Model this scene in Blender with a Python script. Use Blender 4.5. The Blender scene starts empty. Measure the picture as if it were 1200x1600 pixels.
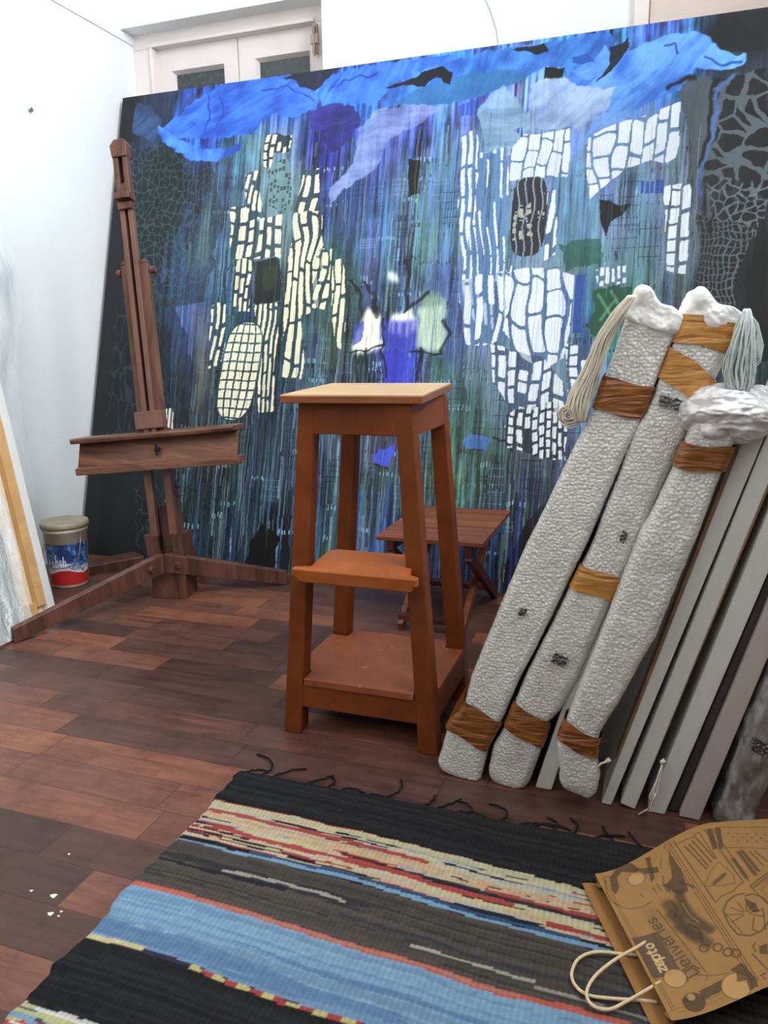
import bpy, bmesh, math, random
import numpy as np
from mathutils import Vector, Matrix

C = bpy.context.scene.collection
rnd = random.Random(7)

# ---------------------------------------------------------------- colour
def lin(r, g, b):
    def f(c):
        c = c / 255.0
        return c / 12.92 if c <= 0.04045 else ((c + 0.055) / 1.055) ** 2.4
    return (f(r), f(g), f(b), 1.0)

def lina(rgb):
    c = np.asarray(rgb, float) / 255.0
    return np.where(c <= 0.04045, c / 12.92, ((c + 0.055) / 1.055) ** 2.4)

# ---------------------------------------------------------------- materials
class NT:
    def __init__(s, name):
        s.m = bpy.data.materials.new(name); s.m.use_nodes = True
        s.t = s.m.node_tree; s.b = s.t.nodes['Principled BSDF']; s.out = s.t.nodes['Material Output']
    def n(s, typ, ins=None, **kw):
        o = s.t.nodes.new('ShaderNode' + typ)
        for k, v in kw.items(): setattr(o, k, v)
        for k, v in (ins or {}).items(): s.set(o, k, v)
        return o
    def set(s, o, k, v):
        i = o.inputs[k]
        if isinstance(v, tuple) and len(v) == 2 and hasattr(v[0], 'outputs'): s.t.links.new(v[0].outputs[v[1]], i)
        elif hasattr(v, 'outputs'): s.t.links.new(v.outputs[0], i)
        else: i.default_value = v
    def coords(s, scale=(1, 1, 1), rot=(0, 0, 0), kind='Object'):
        tc = s.n('TexCoord')
        return s.n('Mapping', {'Vector': (tc, kind), 'Scale': scale, 'Rotation': rot})
    def ramp(s, fac, stops, interp='LINEAR'):
        r = s.n('ValToRGB', {'Fac': fac}); e = r.color_ramp; e.interpolation = interp
        while len(e.elements) < len(stops): e.elements.new(0.5)
        for el, (p, c) in zip(e.elements, stops): el.position = p; el.color = c
        return r
    def mix(s, fac, a, b, blend='MIX'):
        o = s.n('Mix', data_type='RGBA', blend_type=blend)
        s.set(o, 0, fac); s.set(o, 6, a); s.set(o, 7, b)
        return (o, 2)
    def bump(s, h, strength=0.3, dist=0.01, prev=None):
        o = s.n('Bump', {'Height': h, 'Strength': strength, 'Distance': dist})
        if prev is not None: s.set(o, 'Normal', prev)
        return o
    def math(s, op, a, b=0.0):
        o = s.n('Math', operation=op); s.set(o, 0, a); s.set(o, 1, b); return o

def plain(name, col, rough=0.5, var=0.12, scale=8.0, bump=0.1, bscale=60.0, spec=0.5, metal=0.0, stretch=(1, 1, 1)):
    k = NT(name); co = k.coords(stretch)
    nz = k.n('TexNoise', {'Vector': co, 'Scale': scale, 'Detail': 5.0, 'Roughness': 0.6})
    lo = tuple(c * (1 - var) for c in col[:3]) + (1,); hi = tuple(min(1, c * (1 + var)) for c in col[:3]) + (1,)
    r = k.ramp(nz, [(0.3, lo), (0.7, hi)])
    k.set(k.b, 'Base Color', r); k.b.inputs['Roughness'].default_value = rough
    k.b.inputs['Specular IOR Level'].default_value = spec; k.b.inputs['Metallic'].default_value = metal
    if bump:
        n2 = k.n('TexNoise', {'Vector': co, 'Scale': bscale, 'Detail': 4.0})
        k.set(k.b, 'Normal', k.bump(n2, bump, 0.002))
    return k.m

def wood(name, dark, light, rough=0.45, grain=(3, 40, 40), wear=None, spec=0.5, wearlo=0.62):
    k = NT(name); co = k.coords(grain)
    n1 = k.n('TexNoise', {'Vector': co, 'Scale': 1.6, 'Detail': 7.0, 'Roughness': 0.62, 'Distortion': 0.6})
    r = k.ramp(n1, [(0.3, dark), (0.68, light)])
    col = (r, 0)
    if wear:
        co2 = k.coords((1, 1, 1))
        n2 = k.n('TexNoise', {'Vector': co2, 'Scale': 22.0, 'Detail': 8.0, 'Roughness': 0.7})
        w = k.ramp(n2, [(wearlo, (0, 0, 0, 1)), (wearlo + 0.1, (1, 1, 1, 1))])
        col = k.mix((w, 0), col, wear)
    k.set(k.b, 'Base Color', col); k.b.inputs['Roughness'].default_value = rough
    k.b.inputs['Specular IOR Level'].default_value = spec
    k.set(k.b, 'Normal', k.bump(n1, 0.15, 0.003))
    return k.m

def attr_mat(name, rough=0.6, spec=0.4, extra=None):
    k = NT(name); a = k.n('Attribute', attribute_name='Col')
    k.set(k.b, 'Base Color', (a, 'Color')); k.b.inputs['Roughness'].default_value = rough
    k.b.inputs['Specular IOR Level'].default_value = spec
    if extra: extra(k, a)
    return k.m

def bubble_mat(name, base, base2, rough=0.16, bub=165.0, dirt=None):
    k = NT(name); co = k.coords()
    v = k.n('TexVoronoi', {'Vector': co, 'Scale': bub, 'Randomness': 0.75})
    nz = k.n('TexNoise', {'Vector': co, 'Scale': 38.0, 'Detail': 7.0, 'Roughness': 0.72})
    n3 = k.n('TexNoise', {'Vector': co, 'Scale': 9.0, 'Detail': 3.0})
    fold = k.n('TexNoise', {'Vector': k.coords((1.0, 1.0, 0.3), (0, 0.33, 0)), 'Scale': 40.0, 'Detail': 3.0, 'Distortion': 0.8})
    r = k.ramp(nz, [(0.30, base2), (0.56, base)])
    rim = k.ramp((v, 'Distance'), [(0.30, (1, 1, 1, 1)), (0.62, (0.80, 0.80, 0.80, 1))])
    col = k.mix(0.5, (r, 0), (rim, 0), 'MULTIPLY')
    if dirt:
        d = k.ramp(n3, [(0.60, (0, 0, 0, 1)), (0.75, (1, 1, 1, 1))])
        col = k.mix((k.math('MULTIPLY', (d, 0), 0.45), 0), col, dirt)
    k.set(k.b, 'Base Color', col)
    k.b.inputs['Roughness'].default_value = 0.3; k.b.inputs['Specular IOR Level'].default_value = 0.3
    k.b.inputs['Coat Weight'].default_value = 1.0; k.b.inputs['Coat Roughness'].default_value = 0.07; k.b.inputs['Coat IOR'].default_value = 2.0
    inv = k.math('SUBTRACT', 1.0, (v, 'Distance'))
    b0 = k.bump(fold, 0.3, 0.005, k.bump(inv, 0.42, 0.0035)); b1 = k.bump(inv, 1.0, 0.004, k.bump(nz, 0.5, 0.005))
    k.set(k.b, 'Normal', b0); k.set(k.b, 'Coat Normal', b1)
    return k.m

def film_mat(name, tint=(0.95, 0.97, 0.98, 1), cloud=0.25, wr=14.0):
    k = NT(name); co = k.coords((1, 1, 0.35))
    nz = k.n('TexNoise', {'Vector': co, 'Scale': wr, 'Detail': 6.0, 'Roughness': 0.65, 'Distortion': 1.2})
    tr = k.n('BsdfTransparent', {'Color': (0.97, 0.98, 0.98, 1)})
    k.b.inputs['Base Color'].default_value = tint; k.b.inputs['Roughness'].default_value = 0.22
    k.b.inputs['Specular IOR Level'].default_value = 0.8
    bp = k.bump(nz, 0.6, 0.015); k.set(k.b, 'Normal', bp)
    fr = k.n('Fresnel', {'IOR': 1.5, 'Normal': bp})
    r = k.ramp(nz, [(0.42, (cloud * 0.25,) * 3 + (1,)), (0.66, (cloud,) * 3 + (1,)), (0.74, (min(1, cloud * 2.2),) * 3 + (1,))])
    f = k.math('ADD', k.math('MULTIPLY', (fr, 0), 0.9), (r, 0)); f.use_clamp = True
    mx = k.n('MixShader', {0: f, 1: tr, 2: (k.b, 0)})
    k.t.links.new(mx.outputs[0], k.out.inputs['Surface'])
    return k.m

def glass_mat(name):
    k = NT(name)
    k.b.inputs['Base Color'].default_value = lin(40, 48, 50); k.b.inputs['Roughness'].default_value = 0.05
    co = k.coords(); nz = k.n('TexNoise', {'Vector': co, 'Scale': 60.0, 'Detail': 6.0})
    r = k.ramp(nz, [(0.45, lin(50, 58, 58)), (0.8, lin(70, 77, 77))]); k.set(k.b, 'Base Color', r)
    rr = k.ramp(nz, [(0.4, (0.05,) * 3 + (1,)), (0.7, (0.4,) * 3 + (1,))]); k.set(k.b, 'Roughness', rr)
    return k.m

# ---------------------------------------------------------------- mesh helpers
class MB:
    def __init__(s): s.v = []; s.f = []
    def add(s, vs, fs):
        o = len(s.v); s.v += [tuple(map(float, p)) for p in vs]; s.f += [tuple(i + o for i in f) for f in fs]; return s
    def box(s, lo, hi):
        (a, b, c), (d, e, g) = lo, hi
        return s.add([(a, b, c), (d, b, c), (d, e, c), (a, e, c), (a, b, g), (d, b, g), (d, e, g), (a, e, g)],
                     [(0, 3, 2, 1), (4, 5, 6, 7), (0, 1, 5, 4), (1, 2, 6, 5), (2, 3, 7, 6), (3, 0, 4, 7)])
    def hexa(s, bot, top):
        return s.add(list(bot) + list(top), [(0, 3, 2, 1), (4, 5, 6, 7), (0, 1, 5, 4), (1, 2, 6, 5), (2, 3, 7, 6), (3, 0, 4, 7)])
    def beam(s, p0, p1, w, h, side):
        """bar from p0 to p1, w wide along side, h along the third direction"""
        p0, p1 = Vector(p0), Vector(p1); d = (p1 - p0).normalized(); sd = Vector(side)
        sd = (sd - d * sd.dot(d)).normalized(); t = d.cross(sd)
        q = lambda p: [p - sd * w / 2 - t * h / 2, p + sd * w / 2 - t * h / 2, p + sd * w / 2 + t * h / 2, p - sd * w / 2 + t * h / 2]
        return s.hexa(q(p0), q(p1))
    def prism(s, poly, vec):
        n = len(poly); v = Vector(vec)
        return s.add(list(poly) + [tuple(Vector(p) + v) for p in poly],
                     [tuple(range(n))[::-1], tuple(range(n, 2 * n))] + [(i, (i + 1) % n, n + (i + 1) % n, n + i) for i in range(n)])
    def tube(s, pts, r, seg=6, closed=False):
        pts = [Vector(p) for p in pts]; n = len(pts); rings = []; prev = None
        for i, p in enumerate(pts):
            a = pts[i - 1] if i else (pts[-1] if closed else p); b = pts[(i + 1) % n] if (i < n - 1 or closed) else p
            d = (b - a).normalized() if (b - a).length > 1e-9 else Vector((0, 0, 1))
            u = prev if prev is not None else (Vector((0, 0, 1)) if abs(d.z) < 0.9 else Vector((1, 0, 0)))
            u = (u - d * u.dot(d)); u = u.normalized() if u.length > 1e-6 else d.orthogonal().normalized(); prev = u
            w = d.cross(u); rr = r(i / max(1, n - 1)) if callable(r) else r
            rings.append([p + (u * math.cos(2 * math.pi * k / seg) + w * math.sin(2 * math.pi * k / seg)) * rr for k in range(seg)])
        vs = [q for R in rings for q in R]
        fs = [(i * seg + k, i * seg + (k + 1) % seg, ((i + 1) % n) * seg + (k + 1) % seg, ((i + 1) % n) * seg + k)
              for i in range(n if closed else n - 1) for k in range(seg)]
        if not closed: fs += [tuple(range(seg))[::-1], tuple(range((n - 1) * seg, n * seg))]
        return s.add(vs, fs)
    def lathe(s, prof, c, seg=48, ang=(0, 2 * math.pi)):
        n = len(prof); full = abs(ang[1] - ang[0] - 2 * math.pi) < 1e-6; m = seg if full else seg + 1
        vs = [(c[0] + r * math.cos(ang[0] + (ang[1] - ang[0]) * k / seg), c[1] + r * math.sin(ang[0] + (ang[1] - ang[0]) * k / seg), c[2] + z)
              for k in range(m) for r, z in prof]
        fs = [(k * n + i, ((k + 1) % m) * n + i, ((k + 1) % m) * n + i + 1, k * n + i + 1) for k in range(seg) for i in range(n - 1)]
        return s.add(vs, fs)
    def grid(s, rows):
        n, m = len(rows), len(rows[0])
        return s.add([p for r in rows for p in r], [(i * m + j, i * m + j + 1, (i + 1) * m + j + 1, (i + 1) * m + j) for i in range(n - 1) for j in range(m - 1)])
    def build(s, name, mat, parent=None, bevel=0, smooth=False, solid=0, seg=2):
        me = bpy.data.meshes.new(name); me.from_pydata(s.v, [], s.f); me.validate(); me.update()
        bm = bmesh.new(); bm.from_mesh(me); bmesh.ops.recalc_face_normals(bm, faces=bm.faces); bm.to_mesh(me); bm.free()
        o = bpy.data.objects.new(name, me); C.objects.link(o); me.materials.append(mat)
        if smooth: me.polygons.foreach_set('use_smooth', [True] * len(me.polygons))
        if solid:
            md = o.modifiers.new('thick', 'SOLIDIFY'); md.thickness = solid; md.offset = 0
        if bevel:
            md = o.modifiers.new('bevel', 'BEVEL'); md.width = bevel; md.segments = seg; md.limit_method = 'ANGLE'; md.angle_limit = 0.6
        if parent: o.parent = parent; o.matrix_parent_inverse = parent.matrix_world.inverted()
        return o

def npgrid(name, P, mat, parent=None, col=None, gloss=None, smooth=True):
    """P: (n, m, 3) array of points -> one sheet, with optional colour per point"""
    n, m, _ = P.shape; me = bpy.data.meshes.new(name)
    me.vertices.add(n * m); me.vertices.foreach_set('co', P.reshape(-1).astype(np.float32))
    idx = np.arange(n * m).reshape(n, m)
    q = np.stack([idx[:-1, :-1], idx[:-1, 1:], idx[1:, 1:], idx[1:, :-1]], -1).reshape(-1, 4)
    me.loops.add(q.size); me.loops.foreach_set('vertex_index', q.reshape(-1).astype(np.int32))
    me.polygons.add(len(q)); me.polygons.foreach_set('loop_start', np.arange(0, q.size, 4, dtype=np.int32))
    me.polygons.foreach_set('use_smooth', np.full(len(q), smooth))
    me.update(calc_edges=True)
    if col is not None:
        a = me.color_attributes.new('Col', 'FLOAT_COLOR', 'POINT')
        c4 = np.ones((n * m, 4), np.float32); c4[:, :3] = col.reshape(-1, 3); a.data.foreach_set('color', c4.reshape(-1))
    if gloss is not None:
        a = me.attributes.new('Gloss', 'FLOAT', 'POINT'); a.data.foreach_set('value', gloss.reshape(-1).astype(np.float32))
    o = bpy.data.objects.new(name, me); C.objects.link(o); me.materials.append(mat)
    if parent: o.parent = parent; o.matrix_parent_inverse = parent.matrix_world.inverted()
    return o

def thing(name, loc, label, cat, group=None):
    o = bpy.data.objects.new(name, None); C.objects.link(o); o.location = loc; o.empty_display_size = 0.05
    o.matrix_world = Matrix.Translation(loc)
    return tag(o, label, cat, group)
def tag(o, label, cat, group=None):
    o['label'] = label; o['category'] = cat
    if group: o['group'] = group
    return o
def struct(o): o['kind'] = 'structure'; return o

# ---------------------------------------------------------------- numpy noise and drawing
def vnoise(x, y, seed=0):
    g = np.random.RandomState(seed).rand(256, 256)
    xi = np.floor(x).astype(int); yi = np.floor(y).astype(int); fx = x - xi; fy = y - yi
    fx = fx * fx * (3 - 2 * fx); fy = fy * fy * (3 - 2 * fy)
    a = g[xi % 256, yi % 256]; b = g[(xi + 1) % 256, yi % 256]; c = g[xi % 256, (yi + 1) % 256]; d = g[(xi + 1) % 256, (yi + 1) % 256]
    return (a * (1 - fx) + b * fx) * (1 - fy) + (c * (1 - fx) + d * fx) * fy
def fbm(x, y, seed=0, o=4):
    s = 0; t = 0; a = 1.0
    for k in range(o): s = s + a * vnoise(x * 2 ** k + 17 * k, y * 2 ** k + 31 * k, seed + k); t += a; a *= 0.5
    return s / t
def inpoly(U, V, poly):
    ins = np.zeros(U.shape, bool); n = len(poly)
    us = [p[0] for p in poly]; vs = [p[1] for p in poly]
    bb = (U >= min(us)) & (U <= max(us)) & (V >= min(vs)) & (V <= max(vs))
    if not bb.any(): return ins
    u = U[bb]; v = V[bb]; r = np.zeros(u.shape, bool)
    for i in range(n):
        x0, y0 = poly[i]; x1, y1 = poly[i - 1]
        if y0 == y1: continue
        r ^= ((y0 > v) != (y1 > v)) & (u < (x1 - x0) * (v - y0) / (y1 - y0) + x0)
    ins[bb] = r; return ins
def stroke(U, V, pts, w):
    """distance mask of a polyline (0..1, soft edge)"""
    us = [p[0] for p in pts]; vs = [p[1] for p in pts]
    bb = (U >= min(us) - 2 * w) & (U <= max(us) + 2 * w) & (V >= min(vs) - 2 * w) & (V <= max(vs) + 2 * w)
    out = np.zeros(U.shape)
    if not bb.any(): return out
    u = U[bb]; v = V[bb]; d = np.full(u.shape, 9.0)
    for (x0, y0), (x1, y1) in zip(pts[:-1], pts[1:]):
        dx, dy = x1 - x0, y1 - y0; L = dx * dx + dy * dy + 1e-12
        t = np.clip(((u - x0) * dx + (v - y0) * dy) / L, 0, 1)
        d = np.minimum(d, np.hypot(u - x0 - t * dx, v - y0 - t * dy))
    out[bb] = np.clip(1.5 - d / (w / 2), 0, 1); return out
def blend(col, m, rgb, a=1.0):
    m = (np.asarray(m, float) * a)[..., None]; col[:] = col * (1 - m) + lina(rgb) * m
def voronoi_edge(x, y, seed):
    g = np.random.RandomState(seed).rand(128, 128, 2)
    xi = np.floor(x).astype(int); yi = np.floor(y).astype(int); d1 = np.full(x.shape, 9.0); d2 = d1.copy()
    for i in (-1, 0, 1):
        for j in (-1, 0, 1):
            p = g[(xi + i) % 128, (yi + j) % 128]; d = np.hypot(xi + i + p[..., 0] - x, yi + j + p[..., 1] - y)
            n = d < d1; d2 = np.where(n, d1, np.minimum(d2, d)); d1 = np.where(n, d, d1)
    return d2 - d1

# ---------------------------------------------------------------- shared materials
M_wall = plain('white_wall_paint', lin(238, 242, 244), 0.55, 0.03, 3.0, 0.08, 40.0)
M_wall2 = plain('fill_cutting_beige', lin(172, 164, 152), 0.6, 0.04, 3.0, 0.08, 40.0)  # tone for the unseen walls, darkened to cut fill light
M_ceil = plain('ceiling_paint', lin(242, 243, 243), 0.7, 0.02)
M_trim = plain('old_pinkish_white_gloss_paint', lin(228, 219, 216), 0.4, 0.06, 5.0, 0.12, 30.0)
M_glass = glass_mat('dusty_door_glass')
M_metal = plain('dull_metal', lin(150, 148, 140), 0.35, 0.1, metal=0.8)
M_dark = plain('dark_hole', lin(22, 18, 16), 0.8)
M_easel = wood('easel_wood', lin(52, 30, 25), lin(110, 72, 58), 0.36, (18, 18, 2.2), lin(165, 120, 95), wearlo=0.68)
M_tray = wood('easel_tray_wood', lin(62, 36, 27), lin(126, 84, 62), 0.4, (2.5, 25, 25), lin(180, 150, 125), wearlo=0.66)
M_rail = plain('easel_sliding_rail', lin(106, 72, 62), 0.35, 0.2, 6.0, 0.05)
M_stool = wood('brown_stool_paint', lin(100, 48, 18), lin(126, 63, 25), 0.45, (6, 6, 6), lin(178, 112, 70), wearlo=0.70, spec=0.28)
M_footrest = wood('worn_orange_paint', lin(146, 74, 26), lin(172, 94, 38), 0.45, (6, 6, 6), lin(215, 165, 115), wearlo=0.64)
M_dusty = wood('dusty_brown_paint', lin(122, 62, 34), lin(150, 82, 48), 0.55, (4, 4, 4), lin(186, 150, 125), wearlo=0.60)
M_top = wood('bare_stool_top', lin(188, 150, 104), lin(222, 188, 140), 0.35, (2, 22, 10))
M_topedge = wood('stool_top_edge', lin(104, 54, 26), lin(150, 88, 46), 0.45, (3, 30, 30))
M_slat = wood('slatted_table_wood', lin(88, 42, 24), lin(150, 84, 52), 0.42, (2, 28, 28))
M_tableleg = wood('table_frame_wood', lin(60, 26, 18), lin(96, 46, 32), 0.45, (12, 12, 3))
M_pale = wood('raw_pine', lin(186, 142, 90), lin(212, 172, 118), 0.5, (20, 3, 4))
M_ply = wood('raw_canvas_back', lin(214, 192, 160), lin(232, 214, 184), 0.8, (30, 30, 30), spec=0.2)
M_canvas = plain('primed_white_canvas', lin(214, 214, 210), 0.7, 0.04, 6.0, 0.2, 300.0, spec=0.25)
M_canvas2 = plain('primed_grey_white_canvas', lin(206, 203, 200), 0.7, 0.04, 6.0, 0.2, 300.0, spec=0.25)
M_canvas3 = plain('primed_warm_grey_canvas', lin(186, 176, 172), 0.7, 0.04, 6.0, 0.2, 300.0, spec=0.25)
M_bub = bubble_mat('bubble_wrap', lin(226, 226, 222), lin(204, 204, 202))
M_bub2 = bubble_mat('bubble_wrap_soiled', lin(220, 219, 214), lin(198, 196, 192), dirt=lin(140, 100, 70))
M_bub3 = bubble_mat('bubble_wrap_loose', lin(244, 244, 246), lin(200, 200, 206), 0.15, 70.0)
M_foam = plain('white_foam_wrap', lin(244, 244, 242), 0.6, 0.04, 20.0, 0.4, 90.0)
M_film = film_mat('clear_plastic_film', cloud=0.22)
M_film2 = film_mat('clear_plastic_sleeve', cloud=0.05, wr=20.0)
M_string = plain('cream_cotton_string', lin(236, 230, 214), 0.6, 0.1, 30.0, 0.0)
M_string2 = plain('pale_nylon_string', lin(206, 216, 214), 0.35, 0.1, 30.0, 0.0)
M_kraft = plain('kraft_paper', lin(168, 128, 78), 0.75, 0.06, 12.0, 0.15, 90.0, spec=0.2)
M_kraftin = plain('kraft_paper_inside', lin(150, 108, 62), 0.8, 0.06, 12.0, 0.15, 90.0, spec=0.2)
M_cord = plain('twisted_paper_cord', lin(222, 196, 158), 0.7, 0.1, 200.0, 0.3, 300.0)
M_fringe = plain('black_cotton_cord', lin(34, 33, 34), 0.9, 0.15, spec=0.1)

def tape_mat(name, a, b):
    k = NT(name); co = k.coords((1, 1, 1))
    nz = k.n('TexNoise', {'Vector': k.coords((10, 10, 60), (0, 0.33, 0)), 'Scale': 1.0, 'Detail': 5.0, 'Distortion': 1.0})
    r = k.ramp(nz, [(0.3, a), (0.7, b)]); k.set(k.b, 'Base Color', r)
    k.b.inputs['Roughness'].default_value = 0.22; k.b.inputs['Specular IOR Level'].default_value = 0.6
    k.set(k.b, 'Normal', k.bump(nz, 0.8, 0.012))
    return k.m
M_tape = tape_mat('brown_packing_tape', lin(116, 68, 26), lin(150, 92, 40))
M_tapel = tape_mat('amber_packing_tape', lin(170, 112, 48), lin(204, 148, 74))
M_black = bubble_mat('black_film_patch', lin(60, 62, 66), lin(26, 26, 30))

# ================================================================ THE ROOM
XL, XR, YW, YR, YB, ZC = -2.26, 0.86, 3.085, 3.20, -0.42, 4.7

def floor_mat():
    k = NT('red_brown_plank_vinyl'); tc = k.n('TexCoord'); sp = k.n('SeparateXYZ', {0: (tc, 'Object')})
    row = k.math('FLOOR', k.math('DIVIDE', (sp, 1), 0.088))
    wr = k.n('TexWhiteNoise', {'W': row}, noise_dimensions='1D')
    ln = k.math('ADD', k.math('MULTIPLY', (wr, 0), 0.22), 0.34)
    xo = k.math('ADD', (sp, 0), k.math('MULTIPLY', (wr, 0), 37.0))
    cf = k.math('DIVIDE', xo, ln); colid = k.math('FLOOR', cf)
    cb = k.n('CombineXYZ', {0: colid, 1: row}); wn = k.n('TexWhiteNoise', {'Vector': cb}, noise_dimensions='2D')
    base = k.ramp((wn, 0), [(0.0, lin(74, 52, 47)), (0.25, lin(94, 65, 56)), (0.5, lin(114, 77, 64)), (0.75, lin(128, 84, 67)), (1.0, lin(144, 94, 71))])
    off = k.n('VectorMath', {0: (tc, 'Object'), 1: (k.n('CombineXYZ', {0: k.math('MULTIPLY', (wn, 0), 9.0), 1: k.math('MULTIPLY', (wn, 0), 3.0)}), 0)}, operation='ADD')
    gm = k.n('Mapping', {'Vector': (off, 0), 'Scale': (3.0, 34.0, 1.0)})
    g = k.n('TexNoise', {'Vector': gm, 'Scale': 1.6, 'Detail': 7.0, 'Roughness': 0.65, 'Distortion': 0.8})
    gr = k.ramp(g, [(0.28, (0.52, 0.47, 0.46, 1)), (0.55, (0.95, 0.92, 0.9, 1)), (0.75, (1.3, 1.25, 1.2, 1))])
    col = k.mix(0.85, (base, 0), (gr, 0), 'MULTIPLY')
    bl = k.n('TexNoise', {'Vector': (off, 0), 'Scale': 7.0, 'Detail': 6.0, 'Roughness': 0.7})
    br = k.ramp(bl, [(0.36, (0.5, 0.44, 0.45, 1)), (0.55, (1, 1, 1, 1))])
    col = k.mix(0.7, col, (br, 0), 'MULTIPLY')
    # seams
    fy = k.math('FRACT', k.math('DIVIDE', (sp, 1), 0.088)); fx = k.math('FRACT', cf)
    s1 = k.math('LESS_THAN', fy, 0.022); s2 = k.math('LESS_THAN', fx, 0.006); s = k.math('MAXIMUM', s1, s2)
    col = k.mix((k.math('MULTIPLY', s, 0.6), 0), col, lin(30, 20, 18))
    k.set(k.b, 'Base Color', col)
    rr = k.ramp(g, [(0.3, (0.30,) * 3 + (1,)), (0.7, (0.46,) * 3 + (1,))]); k.set(k.b, 'Roughness', rr)
    k.b.inputs['Specular IOR Level'].default_value = 0.35
    b = k.bump(g, 0.15, 0.002); k.set(k.b, 'Normal', b)
    return k.m

struct(MB().box((XL - 0.1, YB - 0.1, -0.06), (XR + 0.1, 3.4, 0)).build('floor', floor_mat()))
struct(MB().box((XL - 0.1, YB - 0.1, ZC), (XR + 0.1, 3.4, ZC + 0.1)).build('ceiling', M_ceil))
struct(MB().box((XL - 0.12, YB - 0.1, 0), (XL, 3.4, ZC)).build('wall_left', M_wall))
# right wall with the high side window, out of the picture
SY0, SY1, SZ0, SZ1 = 0.35, 1.95, 1.75, 4.2
w = MB().box((XR, YB - 0.1, 0), (XR + 0.12, SY0, ZC)).box((XR, SY1, 0), (XR + 0.12, 3.4, ZC)).box((XR, SY0, 0), (XR + 0.12, SY1, SZ0)).box((XR, SY0, SZ1), (XR + 0.12, SY1, ZC))
struct(w.build('wall_right', M_wall2))
win2 = struct(MB().box((XR + 0.03, SY0, SZ0), (XR + 0.1, SY0 + 0.05, SZ1)).box((XR + 0.03, SY1 - 0.05, SZ0), (XR + 0.1, SY1, SZ1)).box((XR + 0.03, SY0, SZ0), (XR + 0.1, SY1, SZ0 + 0.05)).box((XR + 0.03, SY0, SZ1 - 0.05), (XR + 0.1, SY1, SZ1)).box((XR + 0.04, (SY0 + SY1) / 2 - 0.03, SZ0), (XR + 0.09, (SY0 + SY1) / 2 + 0.03, SZ1)).build('window_2', M_trim))
# far wall with a recess for the door in its left corner
DX = (-1.312, 3.085, 2.061)[0]; DZ = 0.5 * ((-2.219, 3.085, 2.190)[2] + (-1.506, 3.085, 2.202)[2])
w = MB().box((DX, YW, 0), (XR, YW + 0.2, ZC)).box((XL, YW, DZ), (DX, YW + 0.2, ZC))
struct(w.build('wall_back', M_wall))
# wall behind the viewer with the tall window that lights the room
WX0, WX1, WZ0, WZ1 = -1.62, 0.30, 1.52, 4.45
w = MB().box((XL, YB - 0.15, 0), (WX0, YB, ZC)).box((WX1, YB - 0.15, 0), (XR, YB, ZC))
w.box((WX0, YB - 0.15, 0), (WX1, YB, WZ0)).box((WX0, YB - 0.15, WZ1), (WX1, YB, ZC))
struct(w.build('wall_front', M_wall2))
win = struct(MB().box((WX0, YB - 0.12, WZ0), (WX0 + 0.05, YB - 0.04, WZ1)).box((WX1 - 0.05, YB - 0.12, WZ0), (WX1, YB - 0.04, WZ1))
             .box((WX0, YB - 0.12, WZ0), (WX1, YB - 0.04, WZ0 + 0.05)).box((WX0, YB - 0.12, WZ1 - 0.05), (WX1, YB - 0.04, WZ1)).build('window_1', M_trim))
mb = MB()
for i in range(1, 4): mb.box((WX0 + (WX1 - WX0) * i / 4 - 0.03, YB - 0.11, WZ0 + 0.05), (WX0 + (WX1 - WX0) * i / 4 + 0.03, YB - 0.05, WZ1 - 0.05))
for z in (2.35, 3.35): mb.box((WX0 + 0.05, YB - 0.105, z - 0.035), (WX1 - 0.05, YB - 0.055, z + 0.035))
mb.build('window_bars', M_trim, win)

# cornice strip high on the left wall
struct(MB().box((XL, YB, 2.155), (XL + 0.006, YR, 2.19)).build('trim_1', M_wall, bevel=0.004))

# door 1: double leaves with dusty glass, in the recess
d1 = struct(thing('door_1', (-1.8, 3.2, 0), '', '')); del d1['label']; del d1['category']
FZ = (-2.176, 3.200, 2.136)[2]; FX0 = (-2.158, 3.200, 2.121)[0]; FX1 = (-1.378, 3.200, 2.108)[0]
HZ = (-2.262, 3.200, 2.198)[2]
mb = MB().box((XL, 3.17, 0), (FX0, 3.27, FZ)).box((FX1, 3.17, 0), (DX + 0.03, 3.27, FZ)).box((XL, 3.17, FZ), (DX + 0.03, 3.27, HZ))
mb.box((FX0 - 0.018, 3.16, 0), (FX0, 3.168, FZ)).box((FX0 - 0.018, 3.16, FZ), (FX1, 3.168, FZ + 0.016))
mb.build('door_frame', M_trim, d1, bevel=0.004)
struct(MB().box((XL, 3.17, HZ), (DX + 0.03, 3.28, DZ + 0.1)).build('trim_2', M_wall))
g0, g1 = (-2.091, 3.210, 2.049), (-1.825, 3.210, 2.041); g2, g3 = (-1.675, 3.210, 2.045), (-1.417, 3.210, 2.047)
MID = (-1.754, 3.200, 2.133)[0]
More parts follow.
